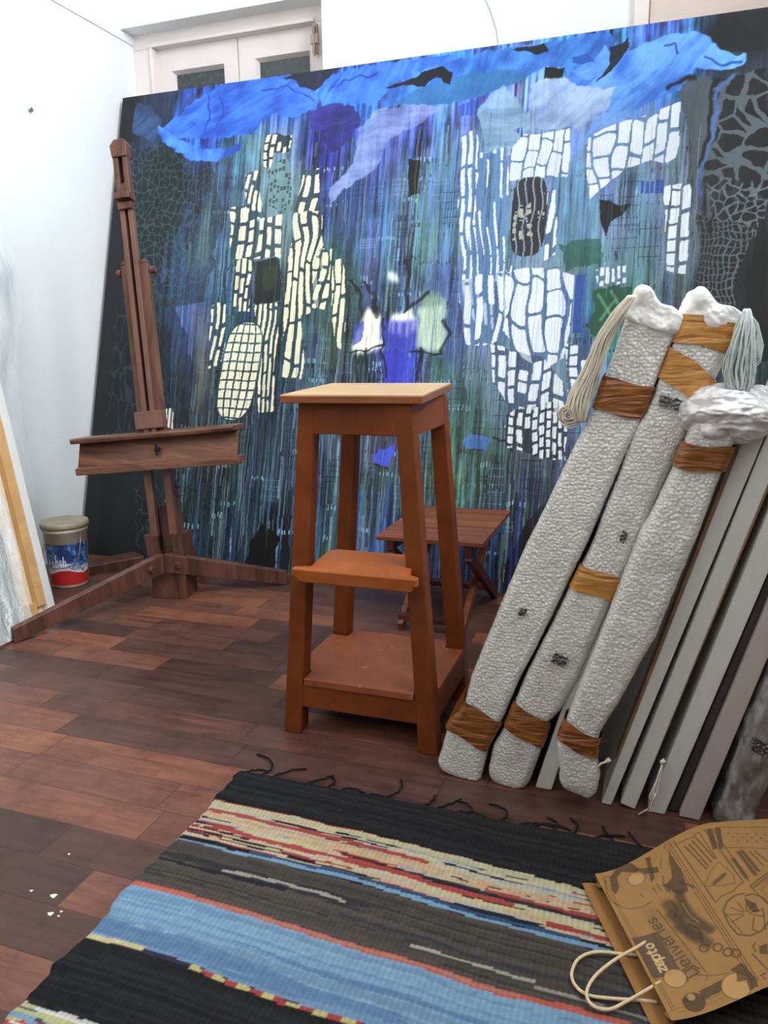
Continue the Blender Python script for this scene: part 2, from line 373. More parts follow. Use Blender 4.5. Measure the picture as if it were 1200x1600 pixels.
def leaf(x0, x1, a, b, top):
    m = MB().box((x0, 3.2, 0.02), (a, 3.24, FZ)).box((b, 3.2, 0.02), (x1, 3.24, FZ)).box((a, 3.2, top), (b, 3.24, FZ)).box((a, 3.2, 0.02), (b, 3.24, 1.0))
    # chamfered glazing bead
    for (p, q) in (((a, top), (b, top)),): m.add([(a, 3.2, top), (b, 3.2, top), (b - 0.012, 3.222, top - 0.012), (a + 0.012, 3.222, top - 0.012)], [(0, 1, 2, 3)])
    m.add([(a, 3.2, 1.0), (a, 3.2, top), (a + 0.012, 3.222, top - 0.012), (a + 0.012, 3.222, 1.0)], [(0, 1, 2, 3)])
    m.add([(b, 3.2, 1.0), (b, 3.2, top), (b - 0.012, 3.222, top - 0.012), (b - 0.012, 3.222, 1.0)], [(0, 1, 2, 3)])
    l = m.build('door_leaf', M_trim, d1)
    MB().box((a, 3.222, 1.0), (b, 3.23, top)).build('glass_pane', M_glass, l)
leaf(FX0 - 0.004, MID - 0.003, g0[0], g1[0], 0.5 * (g0[2] + g1[2]))
leaf(MID + 0.003, FX1 - 0.002, g2[0], g3[0], 0.5 * (g2[2] + g3[2]))
b0 = (-1.371, 3.160, 2.071)
MB().box((b0[0] - 0.011, 3.145, b0[2] - 0.06), (b0[0] + 0.011, 3.158, b0[2] + 0.05)).box((b0[0] - 0.016, 3.138, b0[2] - 0.025), (b0[0] + 0.016, 3.15, b0[2] + 0.01)).tube(
    [(b0[0], 3.14, b0[2] - 0.07), (b0[0], 3.14, b0[2] + 0.04)], 0.005).build('door_bolt', plain('aged_brass', lin(158, 140, 124), 0.4, 0.2, metal=0.3), d1)

# door 2: pale painted door further right on the far wall
d2 = struct(thing('door_2', (0.3, 3.08, 0), '', '')); del d2['label']; del d2['category']
e0 = (-0.128, 3.060, 1.957)[0]; e1 = (-0.079, 3.060, 1.951)[0]
MB().box((e0, 3.055, 0), (e1, YW, 2.5)).box((e0, 3.055, 2.4), (XR, YW, 2.5)).build('door_frame', plain('door_frame_paint', lin(236, 228, 222), 0.4, 0.04), d2, bevel=0.003)
mb = MB().box((e1 + 0.003, 3.068, 0), (XR, YW, 2.4))
mb.build('door_leaf', plain('door_cream_pink_paint', lin(224, 208, 196), 0.4, 0.05, 6.0, stretch=(1, 1, 8)), d2)
# thin cable on the far wall
cw = [(-0.654, 3.080, 2.079), (-0.632, 3.080, 2.030), (-0.614, 3.080, 1.979), (-0.606, 3.080, 1.933), (-0.602, 3.080, 1.860)]
tag(MB().tube([(p[0], 3.083, p[2]) for p in [(cw[0][0] - 0.05, 0, cw[0][2] + 0.3)] + cw + [(cw[-1][0] - 0.01, 0, 1.2), (cw[-1][0], 0, 0.0)]], 0.0016, 5).build('wire', plain('grey_wire', lin(190, 190, 188), 0.6)),
    'thin grey wire running down the white wall above the painting', 'wire')
# small nail in the left wall
n0 = (-2.258, 2.494, 1.723)
tag(MB().tube([(XL - 0.002, n0[1], n0[2]), (XL + 0.012, n0[1], n0[2])], 0.004, 8).tube([(XL + 0.011, n0[1], n0[2]), (XL + 0.014, n0[1], n0[2])], 0.008, 10).build('nail', M_metal),
    'small nail in the bare white left wall', 'nail')
# ================================================================ THE PAINTING (laid out in canvas metres: u from its left edge, v from its foot)
PB = Vector((-2.237, 2.500, 0.0)); PT = Vector((-2.237, 3.0345, 1.9077)); PH = (PT - PB).length
pv = (PT - PB).normalized(); pn = Vector((0, -pv.z, pv.y)); PWD = 3.02
S = 0.0026
us = np.arange(0, 2.72, S); vs = np.linspace(0, PH, int(PH / S)); U, V = np.meshgrid(us, vs)
wob = lambda a, f, s: (fbm(U * f, V * f, s, 3) - 0.5) * a
Uw = U + wob(0.05, 14, 3); Vw = V + wob(0.05, 14, 9)
Ur = U + (vnoise(U * 60, V * 60, 41) - 0.5) * 0.012; Vr = V + (vnoise(U * 60, V * 25, 43) - 0.5) * 0.016
# broad colour washes
cps = [(0.033, 1.929), (0.200, 1.882), (0.365, 1.808), (0.715, 1.903), (1.106, 1.856), (1.462, 1.861), (1.924, 1.872), (2.244, 1.806), (2.437, 1.889), (2.511, 1.578), (2.489, 1.261), (2.479, 1.093), (0.261, 1.599), (0.179, 1.467), (0.182, 1.136), (0.309, 1.132), (0.308, 0.835), (0.084, 0.836), (0.140, 0.618), (0.084, 0.236), (0.218, 0.190), (0.493, 1.445), (0.516, 1.203), (0.446, 0.993), (0.592, 0.729), (0.478, 0.675), (0.681, 1.642), (0.701, 1.430), (0.844, 1.420), (1.015, 1.662), (1.084, 1.478), (1.154, 1.274), (1.228, 1.641), (1.350, 1.703), (1.344, 1.458), (1.388, 1.212), (1.267, 1.145), (1.056, 1.179), (0.987, 0.730), (0.845, 0.477), (0.587, 0.469), (0.807, 0.274), (0.519, 0.259), (0.677, 0.140), (0.874, 0.153), (1.188, 0.853), (1.343, 0.828), (1.319, 0.492), (1.331, 0.350), (1.238, 0.250), (1.545, 0.733), (1.610, 0.501), (1.643, 0.365), (1.718, 0.278), (1.593, 0.087), (1.327, 0.089), (1.197, 0.127), (1.816, 0.172), (1.849, 0.330), (1.903, 0.511), (1.910, 0.734), (1.807, 0.961), (1.670, 0.964), (1.606, 1.201), (1.636, 1.435), (1.799, 1.748), (1.474, 1.689), (1.939, 1.639), (1.951, 1.455), (1.790, 1.539), (1.965, 1.227), (1.971, 1.137), (2.093, 1.220), (2.170, 1.326), (2.182, 1.127), (2.105, 1.020), (2.282, 1.493), (2.334, 1.271), (2.304, 1.100), (1.978, 1.024), (2.384, 1.075), (2.409, 1.697), (0.009, 0.014), (0.871, 1.111), (1.062, 0.484), (1.444, 1.450), (1.465, 1.160), (1.999, 0.690), (0.596, 0.990), (-0.000, 1.004)]
ccs = [(48,48,50),(44,62,90),(40,90,200),(45,100,215),(50,110,220),(55,120,215),(60,125,220),(70,135,225),(52,56,62),(58,62,68),(58,62,66),(52,54,58),(40,58,62),(42,56,56),(34,38,42),(50,80,115),(40,52,62),(34,38,42),(35,42,45),(28,34,34),(34,42,42),(50,80,120),(70,100,140),(60,75,120),(75,85,90),(45,60,75),(70,110,140),(80,116,130),(80,110,120),(50,55,160),(60,90,160),(70,100,150),(80,100,190),(75,95,190),(80,110,150),(85,120,150),(70,95,130),(70,115,110),(60,80,105),(55,70,85),(60,60,60),(55,80,100),(45,60,62),(45,65,85),(35,38,42),(60,90,100),(60,80,190),(75,80,110),(60,85,90),(60,80,90),(70,105,110),(70,110,100),(75,110,75),(75,85,100),(60,70,120),(50,85,150),(65,95,85),(60,62,85),(58,62,90),(85,100,120),(95,125,155),(105,140,165),(85,120,160),(90,130,170),(105,145,185),(120,150,215),(90,125,200),(95,140,220),(95,145,195),(120,155,200),(75,130,120),(60,120,90),(85,125,140),(85,125,150),(85,125,130),(45,110,75),(95,105,110),(85,100,105),(75,90,95),(80,130,180),(60,64,68),(60,85,110),(24,28,28),(75,105,115),(70,90,120),(85,110,190),(90,115,170),(95,130,180),(50,90,130),(34,38,40)]
num = np.zeros(U.shape + (3,)); den = np.zeros(U.shape)
for (cu, cv), c in zip(cps, ccs):
    d = (Uw - cu) ** 2 + ((Vw - cv) * 0.75) ** 2 + 0.0006; wgt = 1 / d ** 2.2
    num += wgt[..., None] * lina(c); den += wgt
col = num / den[..., None]
gloss = np.full(U.shape, 0.25)
px = lambda k: k * 0.0024                      # a brush mark of k strokes' width
act = np.clip((0.5 * (col.sum(-1)) - 0.03) / 0.12, 0, 1)     # how worked-over the paint is
# long vertical brush streaks and drips
st = fbm(U * 110, V * 5, 5, 4); st2 = fbm(U * 45, V * 2.5, 15, 3); mott = fbm(U * 26, V * 20, 25, 4)
k = 1 + act * ((st - 0.5) * 1.9 + (st2 - 0.5) * 1.3 + (mott - 0.5) * 0.9); col *= np.clip(k, 0.15, 2.4)[..., None]
hue = fbm(U * 18, V * 4, 33, 3) - 0.5; g2 = fbm(U * 30, V * 5, 63, 3) - 0.5
col[..., 1] *= 1 + act * hue * 0.9; col[..., 0] *= 1 - act * hue * 0.5; col[..., 2] *= 1 + act * g2 * 0.7
R = np.random.RandomState(11)
pal = [(122,158,194),(100,140,184),(120,155,132),(35,45,70),(25,30,40),(60,80,180),(90,140,130),(150,170,176),(40,60,60),(30,30,36)]
zone = [(0.42, 2.36, 0.15, 1.70)]
def drip(u0, v0, ln, w, c, a):
    j0 = max(0, int((v0 - ln) / PH * len(vs))); j1 = min(len(vs), int(v0 / PH * len(vs)))
    if j1 <= j0 + 2: return
    jj = np.arange(j0, j1); x = u0 + 0.0016 * np.sin(jj * 0.045 + u0 * 90) + 0.0010 * np.sin(jj * 0.13 + u0 * 50)
    n = max(1, int(round(w / S)))
    for q in range(n):
        ii = (x / S).astype(int) + q; ok = (ii >= 0) & (ii < len(us)); aa = a * (0.75 + 0.25 * R.rand())
        col[jj[ok], ii[ok]] = col[jj[ok], ii[ok]] * (1 - aa) + lina(c) * aa
for i in range(2600):
    u0 = R.uniform(0.36, 2.34); v0 = R.uniform(0.12, 1.72); c = pal[R.randint(len(pal))]
    drip(u0, v0, R.uniform(0.05, 0.42), S * R.choice([1, 1, 2, 3]), c, R.uniform(0.12, 0.5))
# rows of little dark dashes
for i in range(230):
    u0 = R.uniform(0.4, 2.3); v0 = R.uniform(0.12, 1.6); n = R.randint(3, 8); h = R.uniform(0.008, 0.02); c = (24, 28, 36) if R.rand() < 0.75 else (130, 165, 190)
    for j in range(n): drip(u0 + j * R.uniform(0.010, 0.016), v0 + R.uniform(-0.004, 0.004), h, S * 2, c, 0.8)

def net(mask, sc, asp, seed, lw, rgb, a, dark=None):
    e = voronoi_edge(Uw * sc, Vw * sc * asp, seed)
    if dark is not None: blend(col, mask & (e >= lw), dark, a * 0.8)
    blend(col, mask & (e < lw), rgb, a)
Uc = U + (vnoise(U * 22, V * 16, 41) - 0.5) * 0.012; Vc = V + (vnoise(U * 30, V * 14, 43) - 0.5) * 0.016
P_ = lambda pts: inpoly(Uc, Vc, pts)
def blur(m, ru, rv):
    m = m.astype(float)
    for ax, r in ((1, ru), (0, rv), (1, ru), (0, rv)):
        r = max(1, int(r / S)); pad = [(0, 0), (0, 0)]; pad[ax] = (r + 1, r); c = np.cumsum(np.pad(m, pad, 'edge'), axis=ax)
        m = (c[:, 2 * r + 1:] - c[:, :-2 * r - 1]) / (2 * r + 1) if ax else (c[2 * r + 1:] - c[:-2 * r - 1]) / (2 * r + 1)
    return m
hair = fbm(U * 150, V * 3.5, 401, 4); hair2 = fbm(U * 60, V * 7, 405, 4)
def wash(pts, rgb, a, ru=0.02, rv=0.05, streak=0.9):
    m = blur(inpoly(Uw, Vw, pts), ru, rv); m = np.clip(m * (1 - streak) + m * streak * np.clip((hair * 0.6 + hair2 * 0.4 - 0.32) / 0.3, 0, 1.3), 0, 1); blend(col, m, rgb, a)
soft = lambda pts: inpoly(Uw, Vw, pts)
# translucent washes dragged down over the ground, plus reflection haze painted in at right
for pts, c, a in (
    ([(0.638, 1.792), (0.868, 1.780), (0.893, 1.494), (0.878, 1.187), (0.722, 1.194), (0.649, 1.513)], (150, 178, 190), 0.55), ([(0.472, 1.662), (0.632, 1.700), (0.642, 1.434), (0.532, 1.044), (0.436, 1.100)], (86, 122, 150), 0.6), ([(0.416, 1.450), (0.493, 1.445), (0.501, 1.204), (0.446, 1.180)], (130, 170, 170), 0.7),
    ([(0.326, 1.266), (0.516, 1.203), (0.547, 0.886), (0.442, 0.728), (0.345, 0.835)], (70, 96, 160), 0.65), ([(0.345, 0.835), (0.555, 0.807), (0.577, 0.572), (0.373, 0.568)], (84, 92, 96), 0.5), ([(0.441, 1.047), (0.537, 0.991), (0.538, 0.676), (0.483, 0.623)], (150, 140, 110), 0.45), ([(0.579, 1.016), (0.679, 1.040), (0.675, 0.832), (0.611, 0.833)], (52, 120, 110), 0.7),
    ([(0.960, 0.730), (1.094, 0.731), (1.113, 0.510), (0.980, 0.506)], (120, 140, 160), 0.4), ([(0.993, 1.283), (1.154, 1.274), (1.196, 1.074), (1.142, 0.780), (1.032, 0.830)], (58, 108, 92), 0.65), ([(1.026, 1.055), (1.080, 1.053), (1.095, 0.780), (1.045, 0.780)], (104, 124, 66), 0.45), ([(1.019, 1.611), (1.125, 1.626), (1.154, 1.274), (1.020, 1.281)], (52, 74, 140), 0.6),
    ([(1.123, 1.651), (1.328, 1.656), (1.350, 1.384), (1.146, 1.374)], (74, 92, 150), 0.55), ([(1.185, 1.471), (1.257, 1.465), (1.261, 1.218), (1.225, 1.196)], (64, 130, 210), 0.5), ([(1.372, 1.578), (1.517, 1.612), (1.550, 1.156), (1.416, 1.162)], (96, 150, 172), 0.6), ([(1.369, 1.456), (1.444, 1.450), (1.465, 1.160), (1.391, 1.163)], (110, 150, 110), 0.4),
    ([(1.514, 1.158), (1.584, 1.178), (1.610, 0.826), (1.542, 0.779)], (66, 64, 190), 0.65), ([(1.515, 0.826), (1.702, 0.825), (1.725, 0.505), (1.542, 0.453)], (66, 108, 100), 0.55), ([(1.655, 0.526), (1.791, 0.530), (1.783, 0.327), (1.648, 0.296)], (66, 116, 70), 0.6), ([(1.566, 0.454), (1.751, 0.460), (1.763, 0.280), (1.580, 0.270)], (60, 84, 72), 0.5),
    ([(1.522, 1.708), (2.271, 1.681), (2.344, 1.098), (1.975, 1.069), (1.564, 1.132)], (136, 170, 212), 0.55), ([(1.562, 1.156), (1.971, 1.137), (1.989, 0.513), (1.770, 0.506), (1.586, 0.826)], (140, 168, 196), 0.5), ([(1.746, 1.194), (1.968, 1.182), (2.002, 0.646), (1.828, 0.643)], (170, 190, 206), 0.4), ([(1.923, 1.207), (2.176, 1.215), (2.208, 1.017), (1.980, 1.002)], (88, 136, 120), 0.5),  # pale blue washes here paint in the haze of the window reflection
    ([(1.972, 1.114), (2.058, 1.111), (2.060, 0.735), (1.997, 0.734)], (60, 110, 180), 0.6), ([(2.137, 1.351), (2.238, 1.387), (2.255, 1.124), (2.184, 1.083)], (84, 120, 130), 0.5), ([(1.862, 1.463), (2.017, 1.427), (2.030, 1.224), (1.892, 1.186)], (96, 150, 196), 0.55), ([(1.780, 0.688), (1.997, 0.734), (2.019, 0.383), (1.805, 0.328)], (90, 100, 118), 0.45),
    ([(0.723, 0.575), (0.973, 0.581), (0.995, 0.334), (0.746, 0.322)], (62, 86, 110), 0.5), ([(0.498, 0.466), (0.789, 0.475), (0.812, 0.224), (0.524, 0.208)], (46, 56, 60), 0.6), ([(1.206, 0.634), (1.308, 0.635), (1.323, 0.445), (1.222, 0.441)], (88, 100, 110), 0.5), ([(1.171, 0.439), (1.373, 0.446), (1.388, 0.258), (1.187, 0.247)], (60, 88, 92), 0.5)):
    wash(pts, c, a)
# ladders of fine dark drawing
def ladder(u0, v0, w, h, nx, ny, c, a=0.75, lw=1):
    for i in range(nx + 1): drip(u0 + w * i / nx, v0, h * R.uniform(0.85, 1.1), S * lw, c, a)
    for j in range(ny):
        jj = int((v0 - h * (j + R.uniform(0.2, 0.8)) / ny) / PH * len(vs)); i0, i1 = int(u0 / S), int((u0 + w) / S)
        if 0 < jj < len(vs) - 1: col[jj, i0:i1] = col[jj, i0:i1] * (1 - a) + lina(c) * a
for i in range(150):
    dk = R.rand() < 0.6
    ladder(R.uniform(0.45, 2.25), R.uniform(0.2, 1.55), R.uniform(0.02, 0.08), R.uniform(0.04, 0.2), R.randint(2, 7), R.randint(1, 6), (26, 34, 48) if dk else (140, 170, 196), R.uniform(0.3, 0.6) if dk else R.uniform(0.12, 0.3))
# dark webs at both sides
net(soft([(0.036, 1.745), (0.213, 1.755), (0.472, 1.662), (0.553, 1.441), (0.499, 1.071), (0.222, 1.053), (0.042, 1.225)]), 36, 0.75, 71, 0.14, (62, 84, 82), 0.6, (34, 39, 42))
net(soft([(0.010, 1.059), (0.306, 1.159), (0.462, 0.834), (0.498, 0.466), (0.131, 0.400), (-0.024, 0.615)]), 26, 0.35, 73, 0.10, (52, 66, 80), 0.5, (28, 33, 38))
net(soft([(0.238, 0.297), (0.597, 0.366), (0.812, 0.224), (0.888, 0.006), (0.303, -0.017)]), 34, 0.6, 74, 0.1, (60, 82, 96), 0.5)
rightweb = soft([(2.367, 1.746), (2.462, 1.777), (2.538, 1.778), (2.562, 1.298), (2.468, 1.305), (2.376, 1.398), (2.352, 1.595)])
blend(col, rightweb, (46, 48, 50), 0.9); net(rightweb, 17, 0.9, 77, 0.17, (96, 108, 116), 0.85)
rw2 = soft([(2.376, 1.408), (2.557, 1.404), (2.564, 1.256), (2.520, 1.217), (2.392, 1.278)])
net(rw2, 34, 1.0, 79, 0.16, (100, 112, 118), 0.85, (46, 48, 50))
# arch on the right with fine grid
grid_r = soft([(2.342, 1.314), (2.469, 1.273), (2.527, 1.248), (2.494, 1.155), (2.486, 0.945), (2.358, 1.012)])
gl = (np.abs(((Uw * 60) % 1) - 0.5) > 0.36) | (np.abs(((Vw * 42) % 1) - 0.5) > 0.42)
blend(col, grid_r, (48, 50, 54), 0.8); blend(col, grid_r & gl, (98, 106, 112), 0.8)
blend(col, soft([(2.528, 1.238), (2.563, 1.277), (2.586, 0.819), (2.534, 0.819), (2.516, 1.112)]), (44, 44, 46), 0.95)
blend(col, soft([(2.276, 1.780), (2.375, 1.784), (2.391, 1.591), (2.355, 1.421), (2.324, 1.445), (2.300, 1.601)]), (92, 104, 112), 0.9)
blend(col, stroke(Uw, Vw, [(2.434, 1.770), (2.393, 1.699), (2.381, 1.570), (2.364, 1.442), (2.348, 1.378)], px(7)), (75, 112, 170), 0.9)
blend(col, stroke(Uw, Vw, [(2.401, 1.763), (2.378, 1.734), (2.366, 1.615), (2.359, 1.464)], px(5)), (34, 32, 30), 0.9)

# blue clouds along the top, each with its own brush combing
def cloud(pts, rgb, rgb2, a=0.95, seed=1, ang=0.5):
    m = inpoly(U + wob(0.022, 40, seed), V + wob(0.022, 40, seed + 5), pts)
    t = fbm((U * math.cos(ang) - V * math.sin(ang)) * 70 + 6 * wob(1, 5, seed), (U * math.sin(ang) + V * math.cos(ang)) * 9, seed, 4) * 0.4 + fbm(U * 12, V * 14, seed + 60, 3) * 0.6
    m = np.clip(blur(m, 0.004, 0.004) * 1.6 - 0.3 + (t - 0.5) * 0.9 * (1 - np.abs(2 * blur(m, 0.012, 0.016) - 1)), 0, 1)
    sc = np.clip((t - 0.32) / 0.36, 0, 1)[..., None]; c = lina(rgb) * (1 - sc) + lina(rgb2) * sc
    f = (m * a)[..., None]; col[:] = col * (1 - f) + c * f
cloud([(0.018, 1.908), (0.070, 1.953), (0.157, 1.926), (0.210, 1.853), (0.181, 1.759), (0.139, 1.788), (0.061, 1.821)], (40, 62, 104), (58, 88, 136), 0.85, 101, 1.0)
cloud([(0.308, 1.911), (0.350, 1.961), (0.414, 1.940), (0.361, 1.850), (0.269, 1.833)], (40, 62, 110), (60, 90, 140), 0.6, 102)
cloud([(0.191, 1.813), (0.311, 1.883), (0.354, 1.919), (0.472, 1.974), (0.649, 1.986), (0.780, 1.977), (0.876, 1.936), (0.943, 1.870), (0.914, 1.822), (0.838, 1.799), (0.751, 1.825), (0.682, 1.788), (0.656, 1.756), (0.523, 1.754), (0.426, 1.758), (0.369, 1.770), (0.229, 1.762)], (30, 84, 200), (58, 118, 232), 0.97, 103, 1.2)
cloud([(0.192, 1.838), (0.253, 1.743), (0.379, 1.670), (0.503, 1.654), (0.595, 1.682), (0.626, 1.732), (0.534, 1.704), (0.430, 1.715), (0.340, 1.751), (0.267, 1.791)], (34, 84, 190), (70, 130, 225), 0.95, 104, 0.2)
cloud([(0.942, 1.875), (0.953, 1.939), (1.043, 1.966), (1.201, 1.975), (1.354, 1.974), (1.466, 1.973), (1.487, 1.921), (1.358, 1.919), (1.259, 1.897), (1.206, 1.843), (1.162, 1.811), (1.054, 1.836), (0.961, 1.816)], (40, 92, 205), (66, 128, 232), 0.97, 105, 0.5)
cloud([(0.893, 1.809), (1.000, 1.843), (1.099, 1.811), (1.130, 1.752), (1.080, 1.686), (1.017, 1.636), (0.927, 1.735)], (44, 44, 138), (66, 62, 176), 0.9, 106, 1.3)
cloud([(1.215, 1.797), (1.234, 1.890), (1.358, 1.924), (1.504, 1.953), (1.669, 1.968), (1.807, 1.963), (1.929, 1.968), (2.037, 1.971), (2.056, 1.899), (2.012, 1.850), (1.925, 1.853), (1.813, 1.877), (1.747, 1.844), (1.633, 1.811), (1.516, 1.786), (1.368, 1.789)], (42, 100, 200), (70, 138, 225), 0.95, 107, 0.4)
cloud([(1.241, 1.802), (1.338, 1.852), (1.509, 1.884), (1.698, 1.883), (1.770, 1.845), (1.634, 1.803), (1.468, 1.782)], (44, 106, 165), (60, 126, 188), 0.8, 117, 0.3)
cloud([(1.843, 1.824), (1.937, 1.842), (2.054, 1.863), (2.136, 1.911), (2.227, 1.931), (2.307, 1.934), (2.355, 1.905), (2.381, 1.862), (2.475, 1.831), (2.469, 1.793), (2.385, 1.787), (2.324, 1.808), (2.272, 1.736), (2.169, 1.700), (2.119, 1.654), (2.000, 1.697), (1.888, 1.747)], (56, 118, 222), (104, 166, 242), 0.95, 108, 0.8)
cloud([(1.904, 1.840), (1.989, 1.886), (2.018, 1.928), (2.049, 1.882), (2.025, 1.817), (1.961, 1.809)], (80, 140, 225), (110, 165, 238), 0.8, 109, 1.2)
blend(col, soft([(0.765, 1.981), (0.933, 1.991), (1.063, 1.994), (0.995, 1.967), (0.955, 1.926), (0.929, 1.903), (0.853, 1.944)]), (46, 46, 48), 0.9)
blend(col, soft([(1.210, 1.863), (1.309, 1.905), (1.432, 1.929), (1.478, 1.903), (1.461, 1.866), (1.411, 1.882), (1.312, 1.870)]), (40, 38, 36), 0.95)
blend(col, soft([(1.694, 1.946), (1.720, 1.961), (1.807, 1.967), (1.822, 1.937), (1.764, 1.931)]), (42, 40, 38), 0.95)
blend(col, soft([(2.033, 1.925), (2.102, 1.947), (2.104, 1.915), (2.071, 1.874), (2.035, 1.829), (2.002, 1.811), (2.024, 1.863)]), (46, 44, 44), 0.9)
blend(col, soft([(1.425, 1.890), (1.479, 1.893), (1.477, 1.847), (1.437, 1.859)]), (36, 34, 34), 0.9)
blend(col, P_([(1.817, 1.874), (1.885, 1.863), (1.883, 1.821), (1.820, 1.830)]), (34, 32, 32), 1.0)
blend(col, stroke(Uw, Vw, [(2.247, 1.750), (2.286, 1.774), (2.316, 1.779)], px(8)), (34, 34, 34), 0.9)
blend(col, soft([(1.918, 1.907), (1.955, 1.907), (1.976, 1.874), (1.947, 1.855), (1.918, 1.873)]), (40, 96, 205), 0.9)
for pts in ([(0.698, 1.932), (0.798, 1.935), (0.901, 1.881), (0.931, 1.851)], [(0.982, 1.896), (1.060, 1.933), (1.178, 1.943)], [(0.414, 1.940), (0.446, 1.868), (0.435, 1.787)], [(2.219, 1.894), (2.239, 1.905), (2.251, 1.872)], [(2.353, 1.835), (2.403, 1.815), (2.460, 1.816)], [(0.478, 1.910), (0.502, 1.853), (0.482, 1.807)]):
    blend(col, stroke(Uw, Vw, pts, px(3)), (24, 66, 178), 0.8)
# pale sweeps and huts
cloud([(1.117, 1.715), (1.195, 1.795), (1.318, 1.795), (1.468, 1.775), (1.374, 1.720), (1.251, 1.676), (1.208, 1.563), (1.095, 1.503), (1.021, 1.438), (1.008, 1.495), (1.107, 1.582)], (100, 118, 178), (140, 158, 208), 0.7, 110, 1.5)
cloud([(1.579, 1.745), (1.669, 1.835), (1.770, 1.709), (1.763, 1.607), (1.702, 1.559), (1.631, 1.577)], (110, 145, 180), (140, 175, 200), 0.8, 111, 1.5)
cloud([(1.762, 1.682), (1.776, 1.816), (1.816, 1.830), (1.894, 1.825), (1.940, 1.789), (2.060, 1.767), (2.043, 1.696), (1.951, 1.627), (1.917, 1.642), (1.764, 1.653)], (130, 155, 200), (168, 190, 222), 0.85, 112, 1.0)
cloud([(2.001, 1.678), (2.117, 1.688), (2.170, 1.670), (2.028, 1.596), (1.954, 1.569)], (90, 140, 225), (130, 175, 240), 0.8, 113, 0.8)
# purple and blue windows
for q in ([(1.512, 1.770), (1.577, 1.774), (1.580, 1.726), (1.516, 1.724)], [(2.164, 1.426), (2.237, 1.431), (2.240, 1.387), (2.166, 1.386)], [(1.864, 1.096), (2.010, 1.124), (1.996, 0.912), (1.887, 0.914)], [(1.714, 1.652), (1.750, 1.660), (1.762, 1.616)]):
    blend(col, P_(q) & (((U * 62) % 1) > 0.3), (46, 86, 205), 0.8)
blend(col, P_([(1.329, 1.582), (1.374, 1.582), (1.380, 1.445), (1.345, 1.443)]), (26, 26, 28), 1.0)
blend(col, P_([(0.705, 1.226), (0.824, 1.231), (0.837, 1.061), (0.729, 1.059)]), (54, 66, 60), 0.9)
blend(col, soft([(0.736, 1.206), (0.806, 1.211), (0.809, 1.113), (0.759, 1.102)]), (84, 96, 66), 0.5)
blend(col, P_([(2.037, 1.376), (2.138, 1.346), (2.113, 1.312), (2.078, 1.299), (2.060, 1.249), (2.047, 1.290)]), (30, 30, 30), 1.0)
blend(col, soft([(2.040, 1.056), (2.154, 1.067), (2.138, 0.997), (2.072, 0.889), (2.039, 0.911)]), (38, 108, 74), 0.9)
blend(col, soft([(1.899, 1.236), (2.050, 1.241), (2.066, 1.150), (1.927, 1.139)]), (48, 116, 92), 0.75)
for q in ([(2.051, 1.044), (2.114, 0.943)], [(2.093, 1.054), (2.139, 0.975)], [(2.063, 0.955), (2.105, 1.020)]): blend(col, stroke(U, V, q, px(4)), (104, 160, 130), 0.6)
blend(col, soft([(2.377, 1.279), (2.400, 1.321), (2.398, 1.246), (2.384, 1.221)]), (36, 40, 44), 0.9)

# grids of pale cells
def cells(pts, cw, rh, rgb, lines, g=0.3, seed=0, slant=0.0, lw=(0.2, 0.14), drop=0.0, a=0.96, edge=True):
    m = P_(pts) if edge else pts
    x = (U + slant * V + (fbm(U * 7, V * 5, seed + 1, 2) - 0.5) * cw * 1.8) / cw
    ci = np.floor(x).astype(int); jit = np.random.RandomState(seed).rand(997)
    y = (V + (fbm(U * 12, V * 4, seed + 2, 2) - 0.5) * rh * 0.8) / (rh * (0.7 + 0.8 * jit[ci % 997])) + jit[(ci * 7 + 3) % 997]
    ri = np.floor(y).astype(int); fx = np.abs(x - ci - 0.5); fy = np.abs(y - ri - 0.5)
    lx = lw[0] * (0.55 + 0.9 * vnoise(U * 30, V * 9, seed + 4))
    on = (np.maximum(fx - (0.5 - lx), 0) ** 2 + 0 < 1e-9) & (fy < 0.5 - lw[1] * 0.75) & ((fx / (0.5 - lx)) ** 6 + (fy / (0.5 - lw[1] * 0.75)) ** 6 < 1.25) & (jit[(ci * 31 + ri * 17) % 997] >= drop)
    blend(col, m & ~on, lines, 0.72); sh = 0.93 + 0.07 * jit[(ci * 13 + ri * 29) % 997]
    blend(col, m & on, rgb, a); col[m & on] *= sh[m & on][:, None]; gloss[m & on] = g
CR = (250, 246, 214); LN = (64, 98, 110)
cells([(0.639, 1.588), (0.700, 1.598), (0.722, 1.450), (0.739, 1.388), (0.658, 1.394)], 0.0286, 0.0775, CR, LN, 0.3, 1, drop=0.12)
cells([(0.582, 1.452), (0.652, 1.455), (0.658, 1.394), (0.817, 1.406), (0.832, 1.235), (0.596, 1.239), (0.591, 1.358)], 0.0468, 0.0697, CR, LN, 0.3, 2)
cells([(0.625, 1.238), (0.696, 1.234), (0.710, 1.018), (0.628, 1.031)], 0.0260, 0.0620, CR, LN, 0.3, 3)
cells([(0.531, 1.049), (0.595, 1.063), (0.613, 0.872), (0.593, 0.781), (0.541, 0.794)], 0.0286, 0.0930, CR, LN, 0.3, 4)
cells([(0.730, 1.054), (0.831, 1.056), (0.844, 0.920), (0.838, 0.793), (0.860, 0.616), (0.782, 0.615), (0.762, 0.832)], 0.0221, 0.1550, CR, LN, 0.3, 5, lw=(0.26, 0.06))
cells([(0.907, 1.585), (0.962, 1.585), (0.970, 1.488), (0.971, 1.411), (0.911, 1.410), (0.872, 1.418), (0.882, 1.495)], 0.0390, 0.0775, CR, LN, 0.3, 6)
